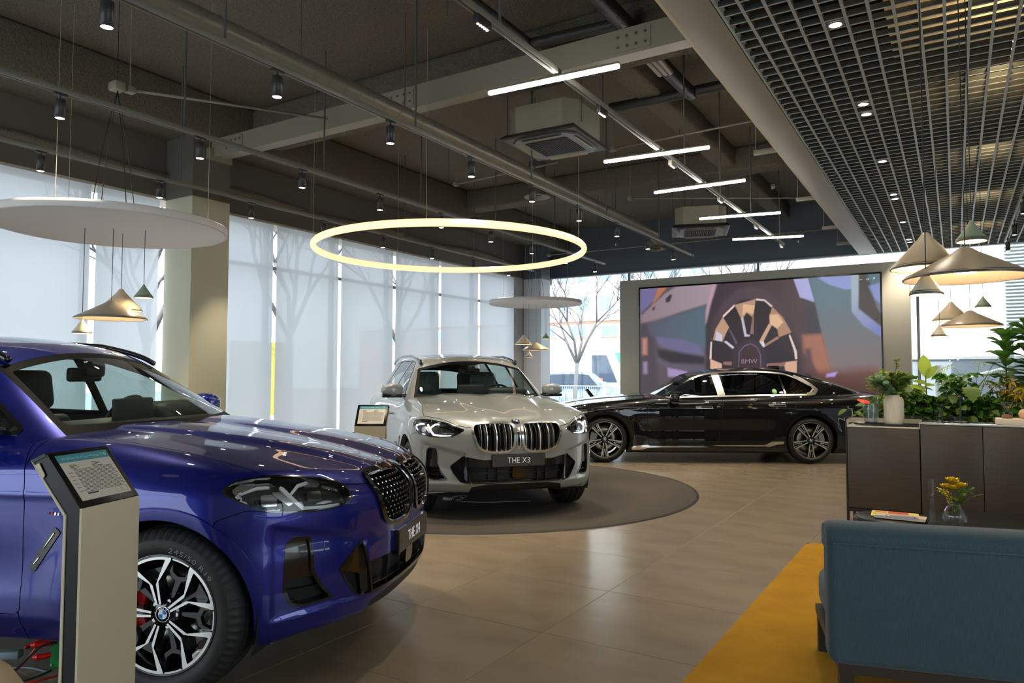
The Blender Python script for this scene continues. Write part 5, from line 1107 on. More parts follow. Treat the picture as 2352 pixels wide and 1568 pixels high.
for (a,b,c_,d,mm) in ((-.05,.07,.02,.09,mat('print_red',srgb(214,70,50),.5)),(-.14,.12,-.04,.0,mat('print_green',srgb(170,190,90),.5)),(.0,.05,-.03,.01,MATS['print_red']),(-.13,-.06,.03,.08,mat('print_orange',srgb(230,150,60),.5))): MB().box(a,b,c_,d,.006,.0066).build('cover_print',mm,t)
t=thing('magazine','pale magazine with a blue oval on the side table','magazine',(-.33,5.36,.456),-.03);MB().bbox(-.145,.145,-.09,.09,0,.006,.001).build('cover',mat('magazine_cream',srgb(222,200,168),.5),t)
MB().box(-.144,.144,-.089,-.02,.006,.0064).build('cover_print',mat('print_blue',srgb(110,124,158),.5),t)
MB().add([(.02+.085*math.cos(a),.0+.05*math.sin(a),.0068) for a in np.linspace(0,2*PI,33)[:-1]],[tuple(range(32))]).build('cover_print',MATS['print_blue'],t);MB().lathe([(.083,.0070),(.087,.0070)],32).build('oval_line',SEAM,t);MB().tube([(-.05,-.01,.008),(-.02,.015,.008),(.02,.0,.008),(.05,.02,.008),(.08,-.01,.008)],.002,5).build('cover_print',MATS['magazine_cream'],t)
VG=glassmat('clear_vase',(.975,.98,.98))
t=thing('flower_vase','clear pear-shaped glass vase with yellow flowers on the coffee table','vase',(-.03,5.80,.36));vs,fs=ribbed([(0,.004),(.040,.003),(.060,.02),(.071,.05),(.068,.08),(.050,.115),(.034,.145),(.034,.155),(.044,.172),(.046,.172),(.037,.155),(.037,.145),(.053,.115),(.071,.08),(.0745,.05),(.063,.017),(.042,.0),(0,.0)],96,12,.018);MB().add(vs,fs,0,True).build('vase_body',VG,t)
t=thing('acrylic_stand','clear acrylic sign holder standing left of the flower vase','sign holder',(-.165,5.85,.36));MB().bbox(-.028,.028,-.003,.003,0,.30,.001,M=Matrix.Rotation(.9,4,'Z')).box(-.03,.03,-.035,.035,0,.004,M=Matrix.Rotation(.9,4,'Z')).build('acrylic_sheet',glassmat('acrylic',(.95,.96,.96)),t);MB().lathe([(0,.01),(.016,.01),(.018,.03),(.018,.11),(.010,.15),(.009,.18),(0,.18)],20,c=(.0,.0,.0),M=Matrix.Scale(.3,4,(0,1,0))).build('bottle_print',glassmat('bottle_pic',(.92,.93,.93)),t)
# ---------------------------------------------------------------- planter and plants
GR=lambda n_,a,b,tr=.3:mat(n_,a,.42,noise=(8,.7,b))
LF=[GR('leaf_deep',srgb(62,112,40),srgb(92,140,58)),GR('leaf_mid',srgb(100,134,56),srgb(138,160,80)),GR('leaf_yellow',srgb(188,178,50),srgb(204,150,46)),GR('leaf_olive',srgb(140,158,80),srgb(172,182,110)),GR('leaf_lime',srgb(170,190,76),srgb(150,180,72)),GR('leaf_blue',srgb(124,160,120),srgb(160,188,144))]
for m_ in LF:
    b=m_.node_tree.nodes['Principled BSDF'];nt=m_.node_tree;tl=nt.nodes.new('ShaderNodeBsdfTranslucent');mx=nt.nodes.new('ShaderNodeMixShader');mx.inputs[0].default_value=.5;o_=nt.nodes['Material Output']
    nt.links.new(b.inputs['Base Color'].links[0].from_socket,tl.inputs[0]);nt.links.new(b.outputs[0],mx.inputs[1]);nt.links.new(tl.outputs[0],mx.inputs[2]);nt.links.new(mx.outputs[0],o_.inputs[0])
STEM=mat('stem_brown',srgb(88,72,48),.7);STG=mat('stem_green',srgb(96,116,52),.6)
def leafmesh(L,W,curl=.25,fold=.25,notch=0,shape='oval',ns=7):
    vs=[];fs=[]
    for i in range(ns):
        t=i/(ns-1);x=L*t;z=-curl*L*t*t
        w={'oval':math.sin(PI*min(1,t*.97+.03))**.75,'lance':math.sin(PI*t**.8)**1.1,'heart':(math.sin(PI*(t*.86+.12))**.9)*(1.15-.5*t),'fiddle':.55*math.sin(PI*min(1,t+.02))**.6+.45*math.exp(-((t-.72)/.22)**2)}[shape]
        w=W*max(w,.02)
        k=1-(notch if i%2 else 0)
        vs+=[(x,-w*k,z+fold*w),(x,0,z),(x,w*k,z+fold*w)]
    for i in range(ns-1): a=3*i;fs+=[(a,a+3,a+4,a+1),(a+1,a+4,a+5,a+2)]
    me=bpy.data.meshes.new('leaf');me.from_pydata(vs,[],fs);me.shade_smooth();return me
def place(base,dirv,roll=0,s=1.):
    d=Vector(dirv).normalized();q=d.to_track_quat('X','Z').to_matrix().to_4x4();return Matrix.Translation(base)@q@Matrix.Rotation(roll,4,'X')@Matrix.Scale(s,4)
def leaf(parent,me,m,base,dirv,roll=0,s=1.,name='leaf'):
    if not me.materials: me.materials.append(m)
    o=bpy.data.objects.new(name,me);COL.objects.link(o);o.parent=parent;o.matrix_local=place(base,dirv,roll,s)
    return o
def foliage(name,parent,items,m):   # items: (mesh, matrix) joined into one stuff part
    V=[];F=[];n=0
    for me,M in items:
        v=np.array([M@x.co for x in me.vertices]);V.append(v);F+=[tuple(i+n for i in p.vertices) for p in me.polygons];n+=len(v)
    me=bpy.data.meshes.new(name);me.from_pydata(np.concatenate(V).tolist(),[],F);me.shade_smooth();o=link(name,me,m,parent);o['kind']='stuff';return o
rn=random.Random(5)
t=thing('planter_box','long dark grey planter behind the sideboard','planter',(-.83,8.42,0));MB().box(0,3.6,0,.03,0,.975).box(0,3.6,.35,.38,0,.975).box(0,.03,.03,.35,0,.975).box(3.57,3.6,.03,.35,0,.975).build('planter_wall',mat('planter_grey',srgb(84,86,86),.5),t);MB().box(.03,3.57,.03,.35,.6,.93).build('soil',mat('soil',srgb(52,40,30),.95),t)
def plant(name,lab,x,y=8.6,z=.93): return thing(name,lab,'plant',(x,y,z))
ivy=leafmesh(.045,.024,.2,.2,shape='heart',ns=5);sm=leafmesh(.055,.013,.3,.3,shape='lance',ns=5);md=leafmesh(.09,.028,.3,.3,shape='oval',ns=6)
X0=-.80
for i in range(9):
    x=X0+.24+i*.26;p=plant('ivy_plant','low trailing ivy clump in the planter, %s from its left end'%['first','second','third','fourth','fifth','sixth','seventh','eighth','ninth'][i],x,8.52);its=[];mi=[1,0,1,0,3,0,2,1,0][i]
    for k in range(330):
        a=rn.uniform(0,2*PI);r=abs(rn.gauss(0,.12));b=Vector((r*1.5*math.cos(a),r*.8*math.sin(a),rn.uniform(-.02,.25)*(1-r)));
        if b.y<-.08: b.z-=rn.uniform(0,.09);b.y=max(b.y,-.14)
        its.append((rn.choice([ivy,ivy,sm,md]),place(b,(math.cos(a),math.sin(a)-.3,rn.uniform(-.6,.5)),rn.uniform(-1,1),rn.uniform(.9,1.6))))
    foliage('ivy_leaves',p,its,LF[mi])
def shrub(name,lab,x,y,h,sp,nst,nl,me,m,z=.93,stem=STG,droop=.3,big=False):
    p=plant(name,lab,x,y,z);sb_=MB();its=[];k2=0
    for s in range(nst):
        a=2*PI*s/nst+rn.uniform(-.4,.4);hh=h*rn.uniform(.65,1);r=sp*rn.uniform(.5,1)
        P=spline([(0,0,0),(r*.25*math.cos(a),r*.25*math.sin(a),hh*.5),(r*.7*math.cos(a),r*.7*math.sin(a),hh*.9),(r*math.cos(a),r*math.sin(a),hh*(1-droop*.3))],5);sb_.tube(P,.003,5,taper=.5)
        for k in range(nl):
            u=.3+.7*k/(nl-1);q=P[min(len(P)-1,int(u*(len(P)-1)))];b=rn.uniform(0,2*PI) if not big else a+rn.uniform(-1.2,1.2)
            d=(math.cos(b)+.5*math.cos(a),math.sin(b)+.5*math.sin(a),rn.uniform(-.2,.7)-droop)
            if big: leaf(p,me,m,q,d,rn.uniform(-.4,.4),rn.uniform(.75,1.1))
            else: its.append((me,place(q,d,rn.uniform(-.6,.6),rn.uniform(.7,1.2))))
    o=sb_.build('stems',stem,p);o['kind']='stuff'
    if its: foliage('leaves',p,its,m)
    return p
shrub('leafy_plant','loose green leafy plant at the planter left end behind the vases',-.48,8.6,.36,.19,12,13,md,LF[1])
shrub('leafy_plant','fine olive foliage between the vases and the tall leaf',-.42,8.62,.34,.22,12,15,sm,LF[3])
shrub('leafy_plant','dark green leafy plant right of the tall yellow-green leaf',-.02,8.64,.52,.26,12,13,md,LF[0])
shrub('leafy_plant','thin dark foliage in front of the palm frond',.30,8.56,.34,.24,12,15,sm,LF[0])
shrub('croton_plant','golden yellow feathery plant at the right edge of the planter',.60,8.52,.44,.30,19,18,leafmesh(.10,.012,.5,.3,shape='lance',ns=6),LF[2])
shrub('croton_plant','bronze green spiky plant left of the golden one',.42,8.66,.50,.24,12,13,sm,LF[2])
bigl=leafmesh(.20,.052,.1,.25,shape='oval',ns=9)
p=plant('rubber_plant','tall plant with one upright yellow-green paddle leaf',-.27,8.58);MB().tube(spline([(0,0,0),(.005,0,.25),(.0,0,.45)],5),.006,7).build('stem',STG,p)
for b,d,s,r in (((-.0,0,.44),(-.06,0,1),1.15,1.5),((.0,0,.42),(.55,-.1,.75),.85,1.3),((0,0,.36),(-.5,-.5,.25),.85,.3),((0,0,.34),(.4,-.6,.15),.85,-.3),((0,0,.28),(-.9,.0,.5),.85,.8),((0,0,.22),(-.6,-.3,.3),.8,.2),((0,0,.2),(.8,-.2,.0),.8,0)): leaf(p,bigl,LF[4],b,d,r,s)
mon=leafmesh(.19,.095,.25,.12,notch=.38,shape='heart',ns=13)
p=plant('monstera','monstera with split leaves in the middle of the planter',.10,8.55)
for k,(d,b,s) in enumerate((((.1,-1,-.6),(.02,-.10,.34),1.1),((-.8,-.6,-.2),(-.06,-.04,.36),.8),((.9,-.5,-.1),(.12,-.05,.40),.85),((.5,-.8,.2),(.16,0,.45),.7),((-.3,-.9,-.4),(-.1,-.08,.26),.75))):
    leaf(p,mon,LF[1] if not mon.materials else None,b,d,0,s);MB().tube(spline([(0,0,0),(b[0]*.5,b[1]*.3,b[2]*.7),b],4),.004,6).build('leaf_stalk',STG,p)
p=plant('palm','palm with a long arching frond before the bright window',.15,8.62)
fr_=leafmesh(.13,.006,.3,.2,shape='lance',ns=5)
for a0,h,rch in ((.1,.75,.55),(2.6,.55,.35),(1.2,.6,.3),(-.5,.5,.35)):
    P=spline([(0,0,0),(rch*.2*math.cos(a0),rch*.2*math.sin(a0),h*.6),(rch*.6*math.cos(a0),rch*.6*math.sin(a0),h),(rch*math.cos(a0),rch*math.sin(a0),h*.92)],8);MB().tube(P,.003,5,taper=.4).build('frond_rib',STG,p);its=[]
    for i in range(8,len(P)):
        tv=(P[i]-P[i-1]).normalized();sd=tv.cross(Vector((0,0,1))).normalized()
        for s in (1,-1): its.append((fr_,place(P[i],sd*s+tv*.6+Vector((0,0,-.15)),0,1-.5*(i/len(P))**2)))
    foliage('frond_leaflets',p,its,LF[3])
fid=leafmesh(.25,.125,.35,.12,shape='fiddle',ns=10)
for xi,(x,lab,hh) in enumerate(((.42,'fiddle-leaf fig against the white window, the left one',.95),(.60,'second fiddle-leaf fig at the right edge of the picture',1.0))):
    p=plant('fiddle_leaf_fig',lab,x,8.68,.93);MB().tube(spline([(0,0,0),(.01,0,.4),(-.01,0,.8),(.0,0,hh-.08)],5),.009,8,taper=.5).build('trunk',STEM,p)
    for k in range(30):
        z=.34+(hh-.40)*k/29;a=k*2.4+xi;sc=.78*(1-.2*(k/29));leaf(p,fid,LF[0],(0,0,z),(math.cos(a)+rn.uniform(-.3,.3),math.sin(a)*.8-.2,rn.uniform(-.1,.9)+.5*k/29),rn.uniform(-.3,.3),sc)
# bouquet in the white vase
p=thing('foliage_bunch','mixed green foliage bunch standing in the white ribbed vase','foliage',(-.475,7.18,top1+.2))
euc=leafmesh(.055,.026,.1,.1,shape='oval',ns=6);tiny=leafmesh(.022,.006,.2,.2,shape='oval',ns=4)
def sprig(p,a,r,h,me,m,n,s=1.,stem=STG,up=0.):
    P=spline([(0,0,0),(r*.2*math.cos(a),r*.2*math.sin(a),h*.45),(r*.6*math.cos(a),r*.6*math.sin(a),h*.85),(r*math.cos(a),r*math.sin(a),h)],6);MB().tube(P,.002,5).build('stem',stem,p);its=[]
    for k in range(n):
        q=P[int((.35+.65*k/n)*(len(P)-1))];b=rn.uniform(0,2*PI);its.append((me,place(q,(math.cos(b),math.sin(b),rn.uniform(0,.8)+up),rn.uniform(-1,1),s*rn.uniform(.7,1.2))))
    foliage('sprig_leaves',p,its,m)
for k in range(7): sprig(p,2.4+.35*k,.17,.17+.03*(k%3),euc,LF[5],16,1.25)
for k in range(14): sprig(p,rn.uniform(0,6.28),.14,.27,sm,LF[3],26,.9)
for k in range(12): sprig(p,-.9+.25*k,.18,.23,sm,LF[1],24,1.1)
for k in range(4): sprig(p,3.0+.2*k,.22,.12+.03*k,tiny,LF[4],34,1.5,STEM)
sprig(p,.3,.05,.40,tiny,LF[3],44,1.4,STEM,.3);sprig(p,2.9,.10,.30,tiny,LF[4],34,1.4,STEM,.3)
# flowers in the clear vase
p=thing('flower_bunch','yellow roses with green leaves in the clear glass vase','flowers',(-.03,5.80,.36+.06));YEL=mat('petal_yellow',srgb(236,206,40),.6,noise=(30,.5,srgb(214,180,40)))
for k in range(9): a=k*.7;MB().tube([(0.01*math.cos(a),.01*math.sin(a),0),(.012*math.cos(a+2),.012*math.sin(a+2),.09),(.04*math.cos(a),.04*math.sin(a),.16)],.0018,5).build('stem',STG,p)
for (x,y,z,s) in ((-.01,-.01,.235,.052),(.038,-.01,.205,.050),(-.042,.0,.19,.048),(.0,.03,.22,.044),(.0,-.04,.19,.044)):
    f=MB()
    for ring_,(n_,r_,el) in enumerate(((5,.35,1.2),(7,.7,.8),(9,1.,.35))):
        for j in range(n_):
            a=2*PI*j/n_+ring_*.4;M_=Matrix.Translation((x,y,z))@Matrix.Rotation(a,4,'Z')@Matrix.Rotation(-el,4,'Y');f.add([(0,-.3*s,0),(r_*s*.7,-.45*s,.1*s),(r_*s*1.05,0,.25*s),(r_*s*.7,.45*s,.1*s),(0,.3*s,0)],[(0,1,2,3,4)],0,True,M_)
    f.build('rose_head',YEL,p)
for k in range(7): sprig(p,.2+.35*k-1.2,.11,.17+.02*(k%3),leafmesh(.03,.013,.1,.1,shape='oval',ns=5),LF[1],14,.9)
for k in range(6): sprig(p,2.6+.3*k,.10,.17+.02*(k%2),tiny,YEL,22,.8)
for k in range(8): a=k*.8;leaf(p,leafmesh(.05,.018,.2,.2,shape='oval',ns=6),LF[4],(.01,0,.13),(math.cos(a),math.sin(a),-.1),0,1,'leaf')
sprig(p,-.1,.17,.17,tiny,LF[3],8,.7)
# ---------------------------------------------------------------- price stands
SC1=mat('stand_cream',srgb(206,194,164),.5,bump_=(200,.1,.001));SBK=mat('stand_black',srgb(14,14,15),.3,spec=.3);PAP=mat('paper',srgb(218,210,194),.6);TEAL=mat('print_teal',srgb(48,150,160),.5);INK=mat('print_ink',srgb(70,64,60),.7);PW=mat('print_white',srgb(230,232,228),.6)
def stand(lab,x,y,rz,title):
    # local: x along the front edge, y backwards, z up
    t=thing('price_stand',lab,'info stand',(x,y,0),rz);W=.277
    pf=[(0,0),(0,.925),(.14,1.10),(.195,1.075),(.055,.90),(.055,0)]
    M_=Matrix(((0,0,1,0),(1,0,0,0),(0,1,0,0),(0,0,0,1)))
    MB().prism(pf,.004,W-.004,0,M=M_).build('stand_core',SBK,t)
    MB().box(-.0,W,-.009,.0,0,.925).build('front_panel',SC1,t)
    b=[(.055,0),(.055,.90),(.195,1.075),(.205,1.083),(.065,.896),(.065,0)];MB().prism(b,0,W,0,M=M_).build('back_panel',SC1,t)
    MB().prism([(.14,1.10),(.150,1.108),(.205,1.083),(.195,1.075)],0,W,0,M=M_).build('top_edge',SBK,t)
    for sx in (-.0025,W-.0005): MB().prism([(.168,1.075),(.185,1.067),(.150,1.023),(.143,1.034)],sx,sx+.003,0,M=M_).build('edge_light',SC1,t)
    L=math.hypot(.14,.175);a=math.atan2(.175,.14)
    # head plane frame: u along x, v up the slope, n outwards
    R_=Matrix(((1,0,0,0),(0,math.cos(a),-math.sin(a),0),(0,math.sin(a),math.cos(a),.925),(0,0,0,1)))
    MB().bbox(.0,W,-.002,L+.004,.0,.006,.002,M=R_).build('head_panel',SBK,t)
    q=thing('paper_sheet',None,None);q.parent=t
    MB().box(.022,W-.022,.022,L-.010,.006,.0072,M=R_).build('sheet',PAP,q);MB().box(.022,W-.022,L-.042,L-.010,.0072,.0076,M=R_).build('header_band',TEAL,q)
    me=text_mesh(title or '.',.0135,align='LEFT');me.transform(R_@Matrix.Translation((.040,L-.027,.0079)));link('title_print',me,PW,q)
    MB().lathe([(.004,.0079),(.006,.0079)],16,c=(W-.038,L-.026,0),M=R_).build('round_mark',PW,q)
    rr_=random.Random(3);mb=MB();v=L-.056;k=0
    while v>.050:
        x=.045
        if k<4:
            for x in (.055,.155):
                w=rr_.uniform(.02,.05);mb.box(x,x+w,v,v+.0022,.0072,.0075,M=R_)
        else:
            mb.box(.034,.034+rr_.uniform(.012,.02),v,v+.002,.0072,.0075,M=R_) if k%3==0 else None
            x=.062
            while x<W-.055+(.03 if k%3 else 0):
                w=rr_.uniform(.006,.022);mb.box(x,min(x+w,W-.035),v,v+.0018,.0072,.0075,M=R_);x+=w+.0025
        v-=.0052;k+=1
    o=mb.build('body_print',INK,q);o['kind']='stuff'
    MB().box(.062,.11,.044,.050,.0072,.0076,M=R_).build('price_line',INK,q)
    for x in (W-.085,W-.055):
        for (a0,b0,c0,d0) in ((x,x+.022,.030,.0306),(x,x+.022,.055,.0556),(x,x+.0006,.030,.0556),(x+.0214,x+.022,.030,.0556)): MB().box(a0,b0,c0,d0,.0072,.0076,M=R_).build('print_box_line',INK,q)
    return t
ang=math.atan2(.94,-.343);stand('cream and black price stand beside the blue suv front wheel',-2.555,1.326,ang,'X4 xDrive 20i M Sport Package Pro')
stand('small cream price stand behind the grey suv by the blinds',-4.551,4.70,math.atan2(.148,.24),'X3 xDrive 20i M Sport Package')
stand('price stand glimpsed above the black saloon bonnet',-6.15,13.1,math.atan2(.9,-.45),'')
# ---------------------------------------------------------------- charger and leads by the blue car
GRN=mat('charger_green',srgb(10,128,58),.35);REDW=mat('lead_red',srgb(214,24,24),.35);BKW=mat('lead_black',(.012,.012,.012),.4);GYP=mat('connector_grey',srgb(122,140,146),.45)
t=thing('battery_charger','green battery charger box on the floor behind the near stand','charger',(-3.63,1.765,0),math.radians(36));MB().bbox(0,.26,0,.30,.008,.215,.012,seg=3).build('charger_case',GRN,t)
for k in range(6): MB().box(.06+.022*k,.068+.022*k,-.001,.001,.03,.075).build('vent_slot',SEAM,t)
for z in (.15,.03):
    for x in (.012,.25): MB().cyl((x,0,z),(x,-.004,z),.006,n=10).build('screw',CHR,t)
MB().box(.0,.26,-.001,0,.165,.170).build('case_seam',mat('seam_pale',srgb(120,190,150),.5),t)
t=thing('jump_leads','red and black charging leads with red clamps on the floor','cables',(-3.60,1.78,0),math.radians(33))
def lead(pts,m,r=.006,nm='lead'): MB().tube(spline([(a*.55,b*.8-.02,c) for a,b,c in pts],8),r*.8,8).build(nm,m,t)
lead([(.02,.02,.16),(-.10,.0,.14),(-.22,-.05,.05),(-.26,-.13,.02),(-.15,-.20,.01),(.02,-.16,.02),(.12,-.04,.01),(.2,.1,.01)],REDW)
lead([(.02,.0,.14),(-.08,-.02,.13),(-.2,-.08,.06),(-.23,-.14,.025),(-.13,-.18,.02),(.0,-.13,.03),(.03,-.05,.03)],BKW)
lead([(.0,.06,.20),(-.08,.10,.20),(-.2,.10,.13),(-.30,.06,.10)],REDW);lead([(.0,.08,.19),(-.07,.13,.19),(-.2,.13,.12),(-.30,.08,.09)],BKW)
lead([(-.50,.02,.08),(-.7,-.04,.03),(-1.0,-.1,.01)],REDW);lead([(-.50,.04,.08),(-.62,.0,.03),(-.66,-.08,.012),(-.50,-.20,.012),(-.34,-.24,.012),(-.36,-.32,.012)],BKW);lead([(-.52,.0,.08),(-.66,-.04,.02),(-.68,-.1,.012),(-.52,-.22,.012),(-.36,-.26,.012),(-.38,-.34,.012)],REDW)
lead([(-1.1,-.05,.008),(-.7,.03,.008),(-.3,.06,.008),(-.05,.0,.008)],GYP,.005,'grey_cable')
MB().bbox(-.28,-.165,.0,.05,.06,.095,.006,M=Matrix.Rotation(.08,4,'Z')).build('connector_block',GYP,t)
for k,(a,b) in enumerate((((-.075,-.03,.135),(-.01,-.01,.135)),((-.045,-.06,.09),(.0,-.035,.09)))):
    MB().cyl(a,b,.015,.011,n=12).cyl((a[0]-.02,a[1]-.005,a[2]),a,.009,.015,n=12).build('red_clamp',REDW,t)
# white wiring under the grey suv
t=thing('white_cable','white cable with a tangled end lying under the grey suv','cable',(-4.75,6.35,.016));CW=mat('cable_white',srgb(208,206,200),.5)
MB().tube(spline([(.06,.03,.01),(.02,.06,.03),(.10,.09,.04),(.16,.06,.02),(.10,.02,.01),(.2,.0,.004),(.45,.11,.003),(.62,.28,.003),(.80,.42,.003)],8),.004,6).build('cable_run',CW,t);MB().bbox(-.06,.05,-.02,.02,.0,.03,.01).build('plug',CW,t);MB().tube(spline([(.04,.02,.02),(.12,.10,.05),(.17,.13,.04),(.12,.05,.02)],6),.003,6).build('cable_run',CW,t)
# ---------------------------------------------------------------- screen wall
t=thing('screen_wall','free-standing beige wall panel carrying the big screen','wall panel',(0,15.0,0));SX0,SX1=-5.92,-1.17
MB().bbox(-6.42,-.69,0,.32,0,3.50,.006).build('panel_body',WALLP,t)
sc=thing('video_screen','huge video screen showing a close-up car wheel','screen',(0,15.0,0));MB().box(SX0-.03,SX1+.03,-.045,.0,.48,3.32).build('screen_bezel',BLK,sc)
nx_,nz_=380,224;gx=np.linspace(SX0,SX1,nx_+1);gz=np.linspace(.52,3.285,nz_+1);X,Z=np.meshgrid(gx,gz);PT=np.stack([X.ravel(),Z.ravel()],1)
C=np.zeros((len(PT),3))+np.array(srgb(92,82,84))
def paint(poly,col,soft=.03,col2=None,ax=None):
    global C
    d=sdpoly(PT,np.array(poly));w=np.clip(.5-d/soft,0,1)[:,None];c0=np.array(srgb(*col))[None]
    if col2:
        a,b=ax;u=np.array(b)-np.array(a);tt=np.clip(((PT-np.array(a))@u)/(u@u),0,1)[:,None];c0=c0*(1-tt)+np.array(srgb(*col2))*tt
    C=C*(1-w)+c0*w
P_=paint
P_([(-5.95,3.4),(-4.3,3.4),(-4.3,0),(-5.95,0)],(96,84,92),.1)
P_([(-5.9,2.69),(-5.34,3.15),(-5.08,3.3),(-4.3,3.3),(-4.41,2.88),(-4.97,2.74),(-5.58,2.56),(-5.9,2.52)],(150,128,136),.05,(168,150,160),((-5.9,2.6),(-4.5,3.1)))
P_([(-5.9,3.3),(-5.5,3.3),(-5.58,3.02),(-5.9,2.75)],(120,112,160),.06);P_([(-5.5,3.3),(-5.28,3.3),(-5.6,2.95),(-5.64,2.9)],(190,120,90),.05)
P_([(-5.95,2.50),(-5.72,2.5),(-5.6,2.2),(-5.5,1.0),(-5.95,1.0)],(80,70,80),.15)
P_([(-5.70,2.54),(-4.97,2.71),(-4.44,2.85),(-4.44,1.95),(-5.45,2.15),(-5.70,2.3)],(92,90,110),.12,(86,110,124),((-5.7,2.4),(-4.5,2.4)))
P_([(-5.56,2.21),(-4.98,2.15),(-4.58,2.01),(-4.46,1.76),(-4.75,1.75),(-5.5,2.03)],(112,108,146),.06);P_([(-5.53,1.95),(-4.5,1.78),(-4.48,1.62),(-5.24,1.64),(-5.5,1.78)],(50,44,54),.08);P_([(-5.53,1.74),(-5.2,1.62),(-4.5,1.56),(-4.5,1.46),(-5.2,1.50),(-5.45,1.58)],(100,92,110),.06)
P_([(-5.86,2.18),(-5.77,2.18),(-5.77,1.84),(-5.86,1.84)],(214,150,130),.1);P_([(-5.84,1.66),(-5.77,1.66),(-5.77,1.42),(-5.84,1.42)],(170,150,190),.09)
P_([(-5.3,1.54),(-4.87,1.46),(-4.84,1.33),(-5.29,1.35)],(178,150,200),.05)
P_([(-4.32,3.3),(-4.10,3.3),(-4.3,2.95),(-4.39,2.52),(-4.46,2.47),(-4.45,2.74)],(196,160,178),.05)
P_([(-4.21,3.3),(-2.7,3.3),(-2.51,2.86),(-2.42,2.39),(-2.3,1.84),(-2.2,1.0),(-4.47,1.0),(-4.46,2.41),(-4.36,2.82)],(62,50,58),.05,(84,62,66),((-4.4,2),(-2.3,2)))
P_([(-4.43,1.0),(-4.42,2.0),(-4.3,2.54),(-4.08,2.91),(-3.81,3.14),(-3.53,3.2),(-3.25,3.11),(-2.93,2.8),(-2.71,2.4),(-2.6,1.89),(-2.58,1.0)],(88,70,80),.08,(64,50,54),((-3.5,3.2),(-3.5,2.0)))
P_([(-4.38,1.2),(-4.34,2.0),(-4.2,2.46),(-3.98,2.75),(-3.71,2.92),(-3.43,2.93),(-3.15,2.81),(-2.91,2.54),(-2.74,2.17),(-2.66,1.74),(-2.67,1.2)],(46,34,40),.02)
P_([(-2.7,3.3),(-2.43,3.3),(-2.31,2.8),(-2.58,2.91)],(176,178,226),.02)
P_([(-2.56,2.9),(-2.31,2.8),(-2.19,2.18),(-2.42,2.18)],(66,60,70),.06);P_([(-2.43,3.3),(-1.1,3.3),(-1.1,1.3),(-2.02,1.36),(-2.19,2.18),(-2.3,2.77)],(92,120,132),.03,(134,118,118),((-1.8,3.0),(-1.8,1.5)))
P_([(-2.29,3.31),(-1.54,3.31),(-1.60,3.03),(-1.76,3.02),(-2.04,3.13)],(146,158,214),.03)
P_([(-1.66,3.3),(-1.52,3.3),(-1.54,2.63),(-1.15,2.28),(-1.15,2.08),(-1.46,2.31),(-1.66,2.59)],(168,182,196),.03,(126,134,196),((-1.6,2.9),(-1.3,2.2)))
P_([(-1.52,3.3),(-1.38,3.3),(-1.30,3.0),(-1.24,2.67),(-1.15,2.49),(-1.15,2.28),(-1.54,2.66)],(74,66,64),.03);P_([(-1.36,3.06),(-1.15,3.12),(-1.15,2.7),(-1.26,2.8)],(140,152,206),.05)
P_([(-2.55,2.17),(-2.19,2.18),(-2.02,1.40),(-2.25,1.40),(-2.53,1.84)],(170,112,92),.08);P_([(-2.5,1.9),(-2.4,1.9),(-2.35,1.45),(-2.5,1.45)],(96,70,74),.08)
P_([(-2.35,1.43),(-2.02,1.46),(-1.39,1.52),(-1.10,1.46),(-1.10,.4),(-2.9,.4)],(116,72,66),.2,(70,56,54),((-1.8,1.5),(-1.8,1.0)));P_([(-2.12,1.41),(-1.93,1.45),(-1.98,1.36),(-2.13,1.35)],(186,160,230),.04)
CO=(214,168,140);CO2=(236,190,150);PK=(244,214,206)
P_([(-3.85,2.83),(-3.43,2.93),(-3.47,2.63),(-3.50,2.56),(-3.61,2.66),(-3.68,2.56),(-3.74,2.57)],(190,150,128),.012);P_([(-3.68,2.84),(-3.45,2.80),(-3.49,2.62),(-3.61,2.68),(-3.7,2.6)],CO2,.02)
P_([(-3.73,2.57),(-3.68,2.56),(-3.62,2.22),(-3.55,2.20),(-3.56,2.17),(-3.66,2.17)],(206,200,214),.012);P_([(-3.50,2.56),(-3.47,2.6),(-3.48,2.22),(-3.55,2.22)],(150,110,104),.012)
P_([(-3.11,2.76),(-2.91,2.54),(-2.75,2.23),(-2.99,2.14),(-3.02,2.31),(-3.16,2.42),(-3.17,2.55)],(182,138,112),.012);P_([(-3.16,2.60),(-3.0,2.60),(-2.90,2.44),(-3.02,2.31),(-3.16,2.42)],CO2,.02)
P_([(-3.18,2.42),(-3.12,2.39),(-3.29,2.06),(-3.37,2.07)],CO,.012);P_([(-3.37,2.06),(-3.29,2.07),(-3.25,1.97),(-3.29,1.94)],(226,222,232),.012);P_([(-3.02,2.16),(-2.98,2.12),(-3.25,1.96),(-3.27,2.0)],(170,124,110),.012)
P_([(-4.1,2.59),(-3.97,2.37),(-4.04,2.24),(-4.11,2.08),(-4.31,2.12),(-4.25,2.35)],(200,156,126),.012);P_([(-4.24,2.30),(-4.11,2.22),(-4.12,2.08),(-4.26,2.11)],(212,208,232),.012)
P_([(-4.09,2.08),(-4.03,2.09),(-3.87,1.96),(-3.90,1.92)],(214,208,226),.012);P_([(-3.98,2.34),(-3.93,2.3),(-3.80,2.05),(-3.84,2.0)],(96,84,110),.012)
P_([(-4.37,1.72),(-4.13,1.62),(-4.14,1.2),(-4.37,1.2)],(232,186,160),.012);P_([(-2.91,1.64),(-2.66,1.67),(-2.67,1.2),(-2.82,1.2)],(226,176,150),.012);P_([(-2.86,1.64),(-3.22,1.62),(-3.27,1.56),(-2.9,1.56)],(150,106,100),.012);P_([(-4.1,1.66),(-3.92,1.66),(-3.93,1.58),(-4.1,1.60)],(150,110,106),.012)
